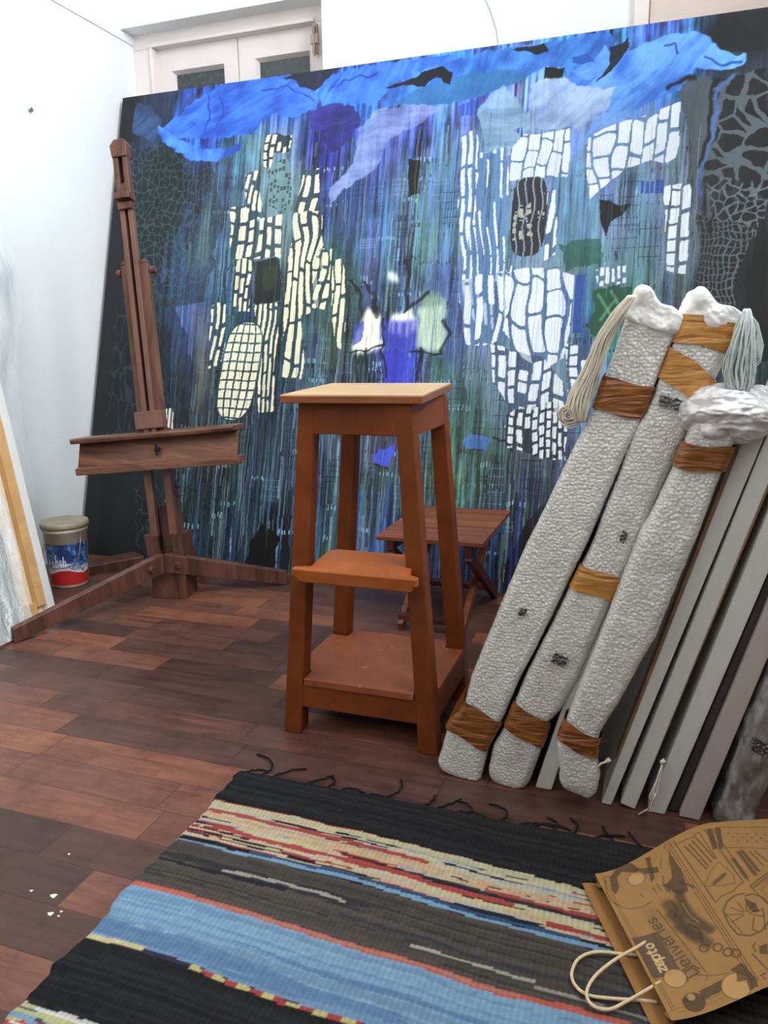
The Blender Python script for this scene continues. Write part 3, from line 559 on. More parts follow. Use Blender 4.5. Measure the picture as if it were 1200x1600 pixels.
cells([(0.872, 1.413), (0.987, 1.415), (1.006, 1.257), (1.020, 1.030), (0.936, 1.002), (0.962, 0.830), (0.963, 0.755), (0.875, 0.760), (0.854, 1.111), (0.865, 1.239)], 0.0338, 0.1318, CR, LN, 0.3, 7, lw=(0.2, 0.05))
cells([(0.980, 1.253), (1.044, 1.260), (1.050, 1.129), (1.048, 1.019), (0.983, 1.031), (0.977, 1.157)], 0.0390, 0.0697, CR, LN, 0.3, 8)
cells([(1.054, 1.204), (1.093, 1.215), (1.109, 1.176), (1.122, 0.965), (1.120, 0.859), (1.093, 0.866), (1.066, 1.028)], 0.0312, 0.1395, CR, LN, 0.3, 9, lw=(0.17, 0.06))
cells([(0.341, 0.631), (0.391, 0.632), (0.399, 0.548), (0.356, 0.547)], 0.0208, 0.0775, CR, LN, 0.3, 10)
cells([(0.713, 1.739), (0.758, 1.745), (0.834, 1.722), (0.827, 1.665), (0.765, 1.666), (0.754, 1.604), (0.718, 1.618)], 0.024, 0.035, CR, (40, 50, 56), 0.3, 11, drop=0.25)
cells([(0.736, 1.606), (0.828, 1.655), (0.861, 1.419), (0.817, 1.409), (0.756, 1.452)], 0.014, 0.024, (36, 44, 46), (110, 150, 150), 0.3, 12, lw=(0.2, 0.2), drop=0.35, a=0.8)
# the barred oval
oc = np.array((0.686, 0.781)); ow = abs((0.775, 0.780)[0] - (0.599, 0.781)[0]) / 2; oh = abs((0.667, 0.980)[1] - (0.704, 0.588)[1]) / 2
ex = (U - oc[0] - 0.10 * (V - oc[1])) / ow; ey = (V - oc[1]) / oh; er = np.abs(ex) ** 2.4 + np.abs(ey) ** 3.0
blend(col, er < 1.12, (40, 92, 100), 0.9)
gx = ex / np.sqrt(np.clip(1 - np.abs(ey) ** 3 * 0.55, 0.05, 1)); bars = (np.abs((gx * 2.6 + 0.5) % 1 - 0.5) > 0.38) | (np.abs((ey * 5.2 + 0.06 * np.sin(ex * 3)) % 1 - 0.5) > 0.41)
blend(col, (er < 1.0) & ~bars, CR, 0.97); blend(col, (er < 1.0) & bars & (ey < 0.1), (46, 50, 52), 0.7); gloss[er < 1] = 0.3
# glossy cells with the window's white reflection painted into their colour and lines
REFL_WH = (224, 236, 246); REFL_LN = (92, 136, 186)
cells([(1.530, 1.654), (1.586, 1.672), (1.596, 1.605), (1.599, 1.367), (1.593, 1.249), (1.563, 1.203), (1.537, 1.371)], 0.026, 0.12, REFL_WH, REFL_LN, 1.0, 21, lw=(0.22, 0.06), drop=0.1)
cells([(1.593, 1.581), (1.700, 1.590), (1.720, 1.428), (1.723, 1.183), (1.762, 1.147), (1.775, 1.031), (1.719, 0.917), (1.628, 0.965), (1.566, 1.037), (1.563, 1.203), (1.604, 1.366)], 0.024, 0.13, REFL_WH, REFL_LN, 1.0, 22, slant=0.12, lw=(0.3, 0.05), drop=0.16)
cells([(1.710, 1.579), (1.761, 1.640), (1.921, 1.641), (1.923, 1.549), (1.919, 1.467), (1.717, 1.470)], 0.046, 0.085, REFL_WH, REFL_LN, 1.0, 23, lw=(0.07, 0.05))
cells([(1.985, 1.603), (2.150, 1.661), (2.275, 1.691), (2.281, 1.515), (2.242, 1.488), (2.180, 1.502), (2.119, 1.481), (2.003, 1.379), (1.985, 1.452)], 0.046, 0.075, REFL_WH, (110, 146, 186), 1.0, 24, lw=(0.08, 0.08), drop=0.05)
cells([(2.239, 1.405), (2.323, 1.406), (2.330, 1.271), (2.332, 1.099), (2.263, 1.115)], 0.036, 0.065, REFL_WH, (100, 130, 150), 1.0, 25, lw=(0.14, 0.10))
cells([(1.717, 1.139), (1.861, 1.147), (1.962, 1.115), (1.968, 0.913), (1.948, 0.824), (1.885, 0.779), (1.811, 0.824), (1.742, 0.917)], 0.055, 0.11, REFL_WH, REFL_LN, 1.0, 26, lw=(0.09, 0.05), drop=0.06)
cells([(1.556, 1.109), (1.726, 1.148), (1.742, 0.917), (1.699, 0.871), (1.597, 0.873)], 0.030, 0.11, REFL_WH, REFL_LN, 1.0, 27, lw=(0.22, 0.06), drop=0.15)
cells([(1.695, 0.871), (1.882, 0.824), (1.954, 0.734), (1.972, 0.646), (1.783, 0.643), (1.709, 0.733)], 0.040, 0.06, REFL_WH, (80, 110, 150), 1.0, 28, lw=(0.14, 0.12), drop=0.2)
cells([(1.762, 0.631), (1.936, 0.678), (1.971, 0.601), (1.979, 0.469), (1.897, 0.477), (1.775, 0.507)], 0.024, 0.05, REFL_WH, (64, 70, 84), 1.0, 29, lw=(0.2, 0.16), drop=0.1)
cells([(1.953, 0.879), (2.031, 0.867), (2.038, 0.680), (1.969, 0.690)], 0.040, 0.055, REFL_WH, (80, 110, 150), 1.0, 30, lw=(0.13, 0.14), drop=0.1)
cells([(2.035, 1.134), (2.140, 1.140), (2.139, 1.085), (2.050, 1.075)], 0.018, 0.06, REFL_WH, (90, 130, 160), 1.0, 31)
cells([(1.843, 1.418), (1.882, 1.434), (1.898, 1.186), (1.860, 1.169)], 0.03, 0.2, REFL_WH, (90, 120, 150), 1.0, 32)
# dark barred oval on the right
oc = np.array((1.795, 1.334)); ow = abs((1.856, 1.330)[0] - (1.733, 1.338)[0]) / 2; oh = abs((1.785, 1.474)[1] - (1.805, 1.186)[1]) / 2
ex = (U - oc[0]) / ow; ey = (V - oc[1]) / oh; er = np.abs(ex) ** 3 + np.abs(ey) ** 4
blend(col, er < 1, (38, 34, 36), 0.97); gloss[er < 1] = 0.35
cells((er < 0.7) & (ey > -0.6) & (ey < 0.55) & (fbm(U * 30, V * 30, 91, 2) > 0.47), 0.026, 0.03, (180, 180, 160), (38, 34, 36), 0.4, 33, edge=False)
blend(col, (er < 1) & (np.abs((ex * 2.2 + 0.2 * np.sin(V * 40)) % 1 - 0.5) < 0.09), (150, 165, 180), 0.85)
# flowers in a blue bowl
for q, c in (([(1.155, 0.873), (1.172, 0.927), (1.193, 0.981), (1.226, 1.019), (1.269, 0.998), (1.285, 0.925), (1.263, 0.886), (1.193, 0.863)], (222, 228, 198)), ([(1.309, 1.002), (1.398, 1.019), (1.409, 0.935), (1.362, 0.900), (1.315, 0.924)], (226, 230, 208)),
             ([(1.418, 1.013), (1.473, 1.064), (1.509, 1.035), (1.505, 0.956), (1.525, 0.873), (1.469, 0.855), (1.410, 0.863), (1.409, 0.935)], (176, 200, 176)), ([(1.282, 1.149), (1.313, 1.143), (1.320, 1.113), (1.285, 1.120)], (205, 225, 215)),
             ([(1.412, 1.062), (1.491, 1.083), (1.500, 1.016), (1.427, 1.018)], (120, 160, 140)), ([(1.166, 0.878), (1.287, 0.901), (1.295, 0.862), (1.178, 0.848)], (236, 238, 222))):
    wash(q, c, 1.0, 0.006, 0.008, 0.45)
wash([(1.276, 0.979), (1.406, 0.971), (1.410, 0.856), (1.341, 0.847), (1.290, 0.862)], (66, 74, 206), 0.95, 0.006, 0.01, 0.5)
blend(col, soft([(1.291, 0.847), (1.381, 0.847), (1.400, 0.727), (1.286, 0.727)]), (62, 66, 214), 0.85)
blend(col, soft([(1.166, 0.964), (1.199, 0.976), (1.189, 0.902), (1.159, 0.890)]), (70, 80, 200), 0.8)
for q in ([(1.139, 1.135), (1.170, 1.075), (1.192, 1.000)], [(1.187, 1.118), (1.234, 1.048), (1.259, 0.989)], [(1.353, 1.209), (1.350, 1.117), (1.378, 1.019)], [(1.368, 1.015), (1.402, 1.028), (1.452, 1.077)], [(1.177, 0.866), (1.188, 0.731)], [(1.226, 0.865), (1.229, 0.731)], [(1.285, 0.857), (1.298, 0.756)], [(1.504, 0.968), (1.527, 0.921), (1.517, 0.862)], [(1.427, 0.863), (1.423, 0.756)]):
    blend(col, stroke(Uw, Vw, q, px(5)), (24, 30, 34), 0.75)
for q in ([(1.148, 0.863), (1.227, 0.858), (1.294, 0.876)], [(1.391, 0.851), (1.460, 0.846), (1.522, 0.855)], [(1.279, 0.993), (1.295, 0.925), (1.290, 0.864)]): blend(col, stroke(Uw, Vw, q, px(3)), (20, 24, 28), 0.9)
# lower passages
blend(col, soft([(1.267, 0.452), (1.299, 0.492), (1.354, 0.493), (1.354, 0.432), (1.274, 0.428)]), (64, 84, 220), 0.9)
blend(col, soft([(1.608, 0.529), (1.664, 0.549), (1.724, 0.523), (1.715, 0.486), (1.620, 0.492)]), (70, 120, 215), 0.55)
for q in ([(1.723, 0.532), (1.773, 0.529), (1.785, 0.493)], [(1.270, 0.423), (1.355, 0.422)]): blend(col, stroke(Uw, Vw, q, px(3)), (30, 34, 44), 0.9)
blend(col, soft([(0.782, 0.097), (0.850, 0.172), (0.913, 0.146), (0.905, -0.008), (0.801, -0.016)]), (24, 24, 26), 0.95)
blend(col, soft([(2.395, 1.961), (2.529, 1.966), (2.536, 1.831), (2.440, 1.836), (2.358, 1.918)]), (52, 54, 58), 0.85)
blend(col, soft([(2.061, 0.559), (2.184, 0.735), (2.237, 0.521), (2.038, 0.080), (1.806, -0.007), (1.817, 0.150)]), (36, 38, 50), 0.75)
low = np.clip((0.22 - V) / 0.2, 0, 1) * np.clip((V - 0.0) / 0.05, 0.3, 1)
for i in range(260):
    u0 = R.uniform(1.0, 2.2); drip(u0, R.uniform(0.1, 0.5), R.uniform(0.1, 0.4), S * R.choice([1, 2, 3]), [(50, 90, 200), (60, 110, 170), (24, 28, 34), (90, 130, 130), (40, 50, 120)][R.randint(5)], R.uniform(0.3, 0.7))
# bare dark left margin and fine drips over everything
blend(col, U < 0.045 + 0.05 * fbm(V * 6, V * 2, 55, 3), (38, 38, 40), 0.9)
for i in range(500):
    u0 = R.uniform(0.5, 2.36); drip(u0, R.uniform(0.3, 1.75), R.uniform(0.08, 0.5), S, pal[R.randint(len(pal))], R.uniform(0.2, 0.55))
col *= (0.93 + 0.14 * fbm(U * 200, V * 200, 99, 2))[..., None]
gry = (col @ np.array([0.25, 0.6, 0.15]))[..., None]; cl_ = (gloss > 0.28)[..., None]
con = np.clip((gry / (blur(gry[..., 0], 0.06, 0.12)[..., None] + 1e-4)), 0.2, 3.0) ** 0.55 * np.clip(gry / 0.12, 0.25, 2.0) ** 0.22
col = np.where(cl_, col, (gry + (col - gry) * 1.0) * 0.84 * con)
col = np.clip(col, 0.004, 0.95)
body = act * 0.35 + 0.12
gloss = np.where(gloss > 0.9, gloss, np.clip(body, 0, 0.5))
hgt = 0.0006 * (st - 0.5) + 0.0005 * (fbm(U * 70, V * 60, 81, 3) - 0.5)
hgt = hgt * act

def paint_extra(k, a):
    g = k.n('Attribute', attribute_name='Gloss')
    r = k.ramp((g, 'Fac'), [(0.1, (0.62,) * 3 + (1,)), (0.5, (0.40,) * 3 + (1,)), (1.0, (0.06,) * 3 + (1,))]); k.set(k.b, 'Roughness', r)
    cw_ = k.ramp((g, 'Fac'), [(0.5, (0, 0, 0, 1)), (0.9, (1, 1, 1, 1))]); k.set(k.b, 'Coat Weight', cw_); k.b.inputs['Coat Roughness'].default_value = 0.04; k.b.inputs['Coat IOR'].default_value = 2.0
    co = k.coords((1, 1, 0.16)); nz = k.n('TexNoise', {'Vector': co, 'Scale': 130.0, 'Detail': 4.0})
    co2 = k.coords(); n2 = k.n('TexNoise', {'Vector': co2, 'Scale': 55.0, 'Detail': 3.0})
    b1 = k.bump(nz, 0.25, 0.0012); k.set(k.b, 'Normal', k.bump(n2, 0.14, 0.002, b1))
M_paint = attr_mat('oil_and_varnish_painting', 0.4, 0.35, paint_extra)
pt = thing('painting', PB + Vector((1.5, 0, 0)), 'huge blue and green abstract painting leaning against the white back wall', 'painting')
PP = np.zeros(U.shape + (3,)); base = np.array(PB); pvn = np.array(pv); pnn = np.array(pn)
PP[:] = base + U[..., None] * np.array([1.0, 0, 0]) + V[..., None] * pvn + hgt[..., None] * pnn
npgrid('painted_surface', PP, M_paint, pt, col, gloss)
off = lambda u, v, d: tuple(PB + Vector((u, 0, 0)) + pv * v - pn * d)
M_pedge = plain('dark_canvas_edge', lin(40, 42, 46), 0.7, 0.15)
MB().hexa([off(0, 0, 0.001), off(PWD, 0, 0.001), off(PWD, 0, 0.04), off(0, 0, 0.04)], [off(0, PH, 0.001), off(PWD, PH, 0.001), off(PWD, PH, 0.04), off(0, PH, 0.04)]).build('stretched_canvas', M_pedge, pt)

# ================================================================ STOOL
SC = Vector((-0.556, 1.5519, 0)); SBX, SBY, STX, STY, SZ, SL = 0.1792, 0.1548, 0.1212, 0.1387, 0.735, 0.040
stool = thing('stool', SC, 'tall brown painted wooden stool with splayed legs, two lower shelves and a pale top', 'stool')
def sc(sx, sy, z, ix=0.0, iy=0.0):
    t = z / SZ; return (SC.x + sx * (SBX + (STX - SBX) * t - ix), SC.y + sy * (SBY + (STY - SBY) * t - iy), z)
for sx in (-1, 1):
    for sy in (-1, 1):
        q = lambda z, w: [sc(sx, sy, z), sc(sx, sy, z, w), sc(sx, sy, z, w, w), sc(sx, sy, z, 0, w)]
        lg = MB().hexa(q(0.0, SL + 0.002), q(SZ, SL - 0.004)).build('leg', M_stool, stool, bevel=0.003)
SLr = SL - 0.008
def rail(z0, z1, th, face, inset=0.0):
    """rail between two legs on one side of the stool"""
    if face in ('f', 'b'):
        sy = -1 if face == 'f' else 1
        return MB().hexa([sc(-1, sy, z0, SLr, inset), sc(1, sy, z0, SLr, inset), sc(1, sy, z0, SLr, inset + th), sc(-1, sy, z0, SLr, inset + th)],
                         [sc(-1, sy, z1, SLr, inset), sc(1, sy, z1, SLr, inset), sc(1, sy, z1, SLr, inset + th), sc(-1, sy, z1, SLr, inset + th)])
    sx = -1 if face == 'l' else 1
    return MB().hexa([sc(sx, -1, z0, inset, SLr), sc(sx, 1, z0, inset, SLr), sc(sx, 1, z0, inset + th, SLr), sc(sx, -1, z0, inset + th, SLr)],
                     [sc(sx, -1, z1, inset, SLr), sc(sx, 1, z1, inset, SLr), sc(sx, 1, z1, inset + th, SLr), sc(sx, -1, z1, inset + th, SLr)])
for fc in 'fblr':
    rail(0.672, SZ, 0.022, fc, 0.001).build('apron', M_stool, stool, bevel=0.0015)
    rail(0.066, 0.118, 0.020, fc, 0.002).build('bottom_rail', M_stool, stool, bevel=0.002)
zs = 0.118; o = 0.001
cut = SL + 0.004
pl = []
for sx, sy in ((-1, -1), (1, -1), (1, 1), (-1, 1)):
    a = [sc(sx, sy, zs, -o, cut), sc(sx, sy, zs, cut, cut), sc(sx, sy, zs, cut, -o)]
    pl += a if (sx * sy > 0) else a[::-1]
MB().prism(pl, (0, 0, 0.017)).build('bottom_shelf', M_dusty, stool, bevel=0.002)
# the worn foot board let in between the front legs
fa, fb, fcx, fd = (-0.677, 1.365, 0.419), (-0.407, 1.365, 0.420), (-0.472, 1.487, 0.408), (-0.667, 1.457, 0.425)
zf = 0.402
fl_ = [(fa[0], 1.352, zf), (fb[0], 1.352, zf), (fb[0], 1.366, zf), (fb[0] - 0.022, 1.379, zf), (fb[0] - 0.035, 1.45, zf + 0.012), (fb[0] - 0.05, 1.47, zf + 0.014), (fa[0] + 0.055, 1.47, zf + 0.014), (fa[0] + 0.036, 1.455, zf + 0.012), (fa[0] + 0.032, 1.379, zf), (fa[0], 1.366, zf)]
foot_ = MB().prism(fl_, (0, 0, -0.018)).build('foot_board', M_footrest, stool, bevel=0.003)
MB().add([(fa[0], 1.351, zf - 0.001), (fb[0], 1.351, zf - 0.001), (fb[0] - 0.012, 1.353, zf - 0.030), (fa[0] + 0.012, 1.353, zf - 0.030),
          (fa[0], 1.368, zf - 0.001), (fb[0], 1.368, zf - 0.001), (fb[0] - 0.012, 1.366, zf - 0.030), (fa[0] + 0.012, 1.366, zf - 0.030)],
         [(0, 1, 2, 3), (4, 7, 6, 5), (0, 4, 5, 1), (3, 2, 6, 7), (0, 3, 7, 4), (1, 5, 6, 2)]).build('foot_board_lip', M_footrest, foot_, bevel=0.003)
hx, hy = 0.147, 0.170
slab = MB().hexa([(SC.x - hx, SC.y - hy, SZ + 0.001), (SC.x + hx, SC.y - hy, SZ + 0.001), (SC.x + hx, SC.y + hy, SZ + 0.006), (SC.x - hx, SC.y + hy, SZ + 0.006)],
                 [(SC.x - hx, SC.y - hy, SZ + 0.016), (SC.x + hx, SC.y - hy, SZ + 0.016), (SC.x + hx, SC.y + hy, SZ + 0.022), (SC.x - hx, SC.y + hy, SZ + 0.022)])
ang_ = 0.085; ca_, sa_ = math.cos(ang_), math.sin(ang_); pvx, pvy = SC.x - hx, SC.y - hy
def turn(mb):
    mb.v = [(pvx + (x - pvx) * ca_ - (y - pvy) * sa_, pvy + (x - pvx) * sa_ + (y - pvy) * ca_, z) for x, y, z in mb.v]; return mb
seat_ = turn(slab).build('seat_board', M_topedge, stool, bevel=0.002)
turn(MB().hexa([(SC.x - hx + .0015, SC.y - hy + .0015, SZ + 0.0155), (SC.x + hx - .0015, SC.y - hy + .0015, SZ + 0.0155), (SC.x + hx - .0015, SC.y + hy - .0015, SZ + 0.0215), (SC.x - hx + .0015, SC.y + hy - .0015, SZ + 0.0215)],
          [(SC.x - hx + .0015, SC.y - hy + .0015, SZ + 0.018), (SC.x + hx - .0015, SC.y - hy + .0015, SZ + 0.018), (SC.x + hx - .0015, SC.y + hy - .0015, SZ + 0.024), (SC.x - hx + .0015, SC.y + hy - .0015, SZ + 0.024)])).build('worn_top', M_top, seat_)['label'] = 'pale bare wooden top'

# ================================================================ FOLDING TABLE
tz = 0.300
ta, tb_, tc_ = (-0.737, 1.982, 0.302), (-0.403, 2.034, 0.302), (-0.433, 2.469, 0.302)
tx0, tx1, ty0, ty1 = ta[0], tb_[0] - 0.014, 0.5 * (ta[1] + tb_[1]) + 0.02, tc_[1] + 0.01
tab = thing('folding_table', ((tx0 + tx1) / 2, (ty0 + ty1) / 2, 0), 'small slatted wooden folding table standing behind the stool', 'table')
ns = 5; wsl = (ty1 - ty0) / ns
for i in range(ns):
    y = ty0 + i * wsl
    MB().box((tx0, y + 0.0025, tz - 0.014), (tx1, y + wsl - 0.0025, tz)).build('slat', M_slat, tab, bevel=0.002)
for sx, x in ((-1, tx0 + 0.03), (1, tx1 - 0.055)):
    MB().box((x, ty0 + 0.01, tz - 0.045), (x + 0.022, ty1 - 0.01, tz - 0.0145)).build('top_batten', M_tableleg, tab, bevel=0.002)
    xo = x + (0.024 if sx < 0 else -0.022)
    MB().beam((x + 0.011, ty0 + 0.02, tz - 0.046), (x + 0.011, ty1 - 0.03, 0.012), 0.02, 0.032, (1, 0, 0)).build('leg', M_tableleg, tab, bevel=0.002)
    MB().beam((xo + 0.011, ty1 - 0.03, tz - 0.046), (xo + 0.011, ty0 + 0.03, 0.012), 0.018, 0.032, (1, 0, 0)).build('leg', M_slat, tab, bevel=0.002)
MB().box((tx0 + 0.054, ty1 - 0.06, 0.03), (tx1 - 0.056, ty1 - 0.035, 0.05)).build('crossbar', M_tableleg, tab, bevel=0.002)
MB().box((tx0 + 0.055, ty0 + 0.035, 0.03), (tx1 - 0.077, ty0 + 0.06, 0.05)).build('crossbar', M_tableleg, tab, bevel=0.002)

# ================================================================ EASEL
eas = thing('easel', (-1.53, 2.15, 0), 'dark brown wooden studio easel with a tilted canvas tray, left of the stool', 'easel')
ed = Vector((math.cos(0.21), math.sin(0.21), 0)); en = Vector((ed.y, -ed.x, 0))        # along the tray, towards the room
# mast axis
m0 = Vector((-1.543, 2.105, 0.592)); m1 = Vector((-1.656, 2.215, 1.491)); ma = (m1 - m0).normalized(); ms = (ed - ma * ed.dot(ma)).normalized(); mn = ms.cross(ma); mn = mn if mn.y < 0 else -mn
ML = (m1 - m0).length
def mp(t, side=0.0, out=0.0): return m0 + ma * t + ms * side + mn * out
wb = 0.046; hgt_b = ML * 0.595
for sgn in (-1, 1):
    b = MB().beam(mp(-0.36, sgn * 0.033, -0.012), mp(hgt_b - 0.012, sgn * 0.033, -0.012), 0.026, 0.022, ms)
    # rounded ear on top of each side board
    pts = []
    for k in range(9):
        a = math.pi * k / 8; pts.append(mp(hgt_b - 0.012 + 0.013 * math.sin(a), sgn * 0.033 + 0.013 * math.cos(a), -0.023))
    b.prism(pts, mn * 0.022)
    b.build('mast_side_board', M_easel, eas, bevel=0.002)
MB().tube([mp(hgt_b - 0.035, -0.060, -0.012), mp(hgt_b - 0.035, 0.062, -0.012)], 0.006, 8).tube([mp(hgt_b - 0.035, -0.064, -0.012), mp(hgt_b - 0.035, -0.05, -0.012)], 0.012, 8).tube([mp(hgt_b - 0.035, 0.05, -0.012), mp(hgt_b - 0.035, 0.066, -0.012)], 0.012, 8).build('mast_bolt', M_easel, eas)
for sgn in (-1, 1):
    MB().beam(mp(-0.02, sgn * 0.0135, 0.004), mp(ML * 0.80, sgn * 0.0135, 0.004), 0.0165, 0.022, ms).build('sliding_rail', M_rail, eas, bevel=0.002)
MB().beam(mp(0.0, 0, -0.02), mp(ML * 0.8, 0, -0.02), 0.03, 0.006, ms).build('slot_back', M_dark, eas)
# head: neck with slot, canvas clamp and cap
k = MB()
for sgn in (-1, 1): k.beam(mp(ML * 0.80, sgn * 0.0155, 0.006), mp(ML * 0.955, sgn * 0.0155, 0.006), 0.018, 0.026, ms)
k.beam(mp(ML * 0.79, 0, -0.001), mp(ML * 0.86, 0, -0.001), 0.048, 0.028, ms).beam(mp(ML * 0.955, 0, 0), mp(ML * 0.965, 0, 0), 0.046, 0.03, ms)
k.build('mast_head', M_easel, eas, bevel=0.003)
MB().beam(mp(ML * 0.86, 0, -0.006), mp(ML * 0.955, 0, -0.006), 0.014, 0.004, ms).build('slot_back', M_dark, eas)
cap = [mp(ML * 0.945, -0.024, -0.02), mp(ML * 0.945, 0.026, -0.02), mp(ML * 0.985, 0.030, -0.02), mp(ML * 1.005, 0.022, -0.02), mp(ML * 1.005, -0.012, -0.02), mp(ML * 0.985, -0.028, -0.02)]
MB().prism(cap, mn * 0.045).build('mast_cap', M_easel, eas, bevel=0.003)
cl = MB().beam(mp(ML * 0.795, 0.004, 0.022), mp(ML * 0.815, 0.004, 0.022), 0.052, 0.05, ms).beam(mp(ML * 0.765, 0.002, 0.012), mp(ML * 0.79, 0.002, 0.012), 0.046, 0.03, ms)
cl.prism([mp(ML * 0.815, -0.014, 0.02), mp(ML * 0.815, 0.018, 0.02), mp(ML * 0.845, 0.004, 0.02)], mn * 0.02)
cl.build('canvas_clamp', M_easel, eas, bevel=0.002)
MB().beam(mp(-0.005, 0.001, 0.006), mp(0.052, 0.001, 0.006), 0.094, 0.034, ms).build('rail_block', M_rail, eas, bevel=0.002)
# tray
tl = Vector((-1.806, 2.030, 0.555)); tr = Vector((-1.230, 2.100, 0.607)); td = (tr - tl).normalized(); TLn = (tr - tl).length
tn = Vector((td.y, -td.x, 0)).normalized(); tu = tn.cross(td); tu = tu if tu.z > 0 else -tu
def tpt(l, n, z): return tl + td * l + tn * n + tu * z
def prof(pts, l0, l1): return MB().prism([tpt(l0, n, z) for n, z in pts], td * (l1 - l0))
prof([(-0.07, 0), (0.012, 0), (0.016, -0.006), (0.012, -0.017), (-0.07, -0.017)], 0, TLn).build('tray_ledge', M_tray, eas, bevel=0.002)
tboard_ = prof([(-0.042, -0.0175), (-0.030, -0.0175), (0.006, -0.10), (-0.010, -0.10)], 0.006, TLn - 0.004).build('tray_board', M_tray, eas, bevel=0.0015)
prof([(-0.014, -0.096), (0.006, -0.096), (0.016, -0.094), (0.030, -0.098), (0.030, -0.120), (-0.014, -0.122)], 0.012, TLn + 0.014).build('tray_lip', M_tray, eas, bevel=0.002)
kc = tpt(TLn * 0.52, -0.006, -0.058)
MB().tube([kc + tn * -0.006, kc + tn * 0.012], 0.008, 10).beam(kc + tn * 0.010 + tu * -0.018, kc + tn * 0.010 + tu * 0.018, 0.008, 0.004, td).build('tray_key', M_dark, tboard_)
# lower mast and base
pc0 = Vector((-1.535, 2.150, 0))
def bp(s, n, z): return pc0 + ed * s + en * n + Vector((0, 0, z))
post = MB().hexa([bp(-0.06, -0.06, 0), bp(0.062, -0.06, 0), bp(0.062, 0.045, 0), bp(-0.06, 0.045, 0)], [bp(-0.062, -0.06, 0.15), bp(0.062, -0.06, 0.15), bp(0.062, 0.045, 0.15), bp(-0.062, 0.045, 0.15)])
post.build('foot_post', M_easel, eas, bevel=0.003)
for a, b in ((-0.070, -0.020), (0.024, 0.062)):
    MB().hexa([bp(a, -0.055, 0.15), bp(b, -0.055, 0.15), bp(b, 0.04, 0.15), bp(a, 0.04, 0.15)], [bp(a - 0.006, -0.055, 0.225), bp(b - 0.006, -0.055, 0.225), bp(b - 0.006, 0.04, 0.225), bp(a - 0.006, 0.04, 0.225)]).build('post_cheek', M_easel, eas, bevel=0.002)
MB().beam(bp(0.0, -0.005, 0.15), bp(-0.008, -0.005, 0.325), 0.040, 0.05, ed).build('centre_post', M_easel, eas, bevel=0.002)
for a, b in ((-0.040, -0.055), (0.042, 0.022)):
    MB().beam(bp(a, 0.012, 0.222), bp(b, 0.030, 0.50), 0.024, 0.03, ed).build('slide_bar', M_rail, eas, bevel=0.002)
for z in (0.27, 0.345, 0.40):
    MB().tube([bp(-0.068, 0.015, z), bp(-0.05, 0.015, z)], 0.005, 6).build('wing_bolt', M_rail, eas)
for z in (0.36, 0.39):
    MB().tube([bp(0.040, 0.018, z), bp(0.058, 0.018, z)], 0.005, 6).build('wing_bolt', M_rail, eas)
J = bp(0.006, 0.078, 0)
lf = Vector((-1.727, 1.622, 0)); rf = Vector((-1.205, 2.365, 0))
MB().hexa([J + Vector((0, 0, .105)), lf, lf + Vector((-.024, .012, 0)), J + Vector((-.028, 0, .105))][0:4], [J + Vector((0, 0, .170)), lf + Vector((0, 0, .045)), lf + Vector((-.024, .012, .045)), J + Vector((-.028, 0, .170))]).build('base_leg', M_easel, eas, bevel=0.002)
MB().hexa([J + Vector((0.002, 0, .105)), rf, rf + Vector((-.012, .024, 0)), J + Vector((0.002, .028, .105))], [J + Vector((0.002, 0, .170)), rf + Vector((0, 0, .050)), rf + Vector((-.012, .024, .050)), J + Vector((0.002, .028, .170))]).build('base_leg', M_easel, eas, bevel=0.002)
jd = (lf - J); jd.z = 0; jd.normalize(); jn = Vector((jd.y, -jd.x, 0)); jn = jn if jn.x > 0 else -jn
q = J + jd * 0.05 + Vector((0, 0, 0.125))
MB().tube([q - jn * 0.004, q + jn * 0.016], lambda t: 0.013 - 0.004 * t, 10).build('leg_bolt', M_easel, eas)
rd = (rf - J); rd.z = 0; rd.normalize(); rn = Vector((rd.y, -rd.x, 0)); rn = rn if rn.y < 0 else -rn
q = J + rd * 0.045 + Vector((0, 0, 0.125))
MB().tube([q - rn * 0.004, q + rn * 0.014], lambda t: 0.012 - 0.004 * t, 10).build('leg_bolt', M_easel, eas)
back = bp(-0.02, -0.06, 0.12)
MB().hexa([back + Vector((-.012, 0, -.05)), back + Vector((.012, 0, -.05)), Vector((-1.555, 2.40, 0)), Vector((-1.58, 2.40, 0))], [back + Vector((-.012, 0, 0)), back + Vector((.012, 0, 0)), Vector((-1.555, 2.40, .045)), Vector((-1.58, 2.40, .045))]).build('base_leg', M_easel, eas, bevel=0.002)

# ================================================================ BUCKET
bc = (-1.985, 2.150, 0.0)
bk = thing('bucket', bc, 'cream lidded plastic paint bucket with a blue and red label, beside the white wall', 'bucket')
M_bk = plain('cream_bucket_plastic', lin(206, 196, 176), 0.4, 0.12, 20.0, 0.1)
def blabel(k, a): pass
MB().lathe([(0.0, 0.002), (0.060, 0.0), (0.064, 0.004), (0.076, 0.205), (0.079, 0.206), (0.079, 0.214), (0.077, 0.216), (0.077, 0.224)], bc).build('bucket_body', M_bk, bk, smooth=True)['label'] = 'cream plastic pail'
MB().lathe([(0.077, 0.219), (0.083, 0.220), (0.084, 0.232), (0.081, 0.240), (0.076, 0.242), (0.074, 0.236), (0.0, 0.236)], bc).build('lid', plain('dusty_bucket_lid', lin(178, 166, 142), 0.55, 0.15, 15.0, 0.1), bk, smooth=True)
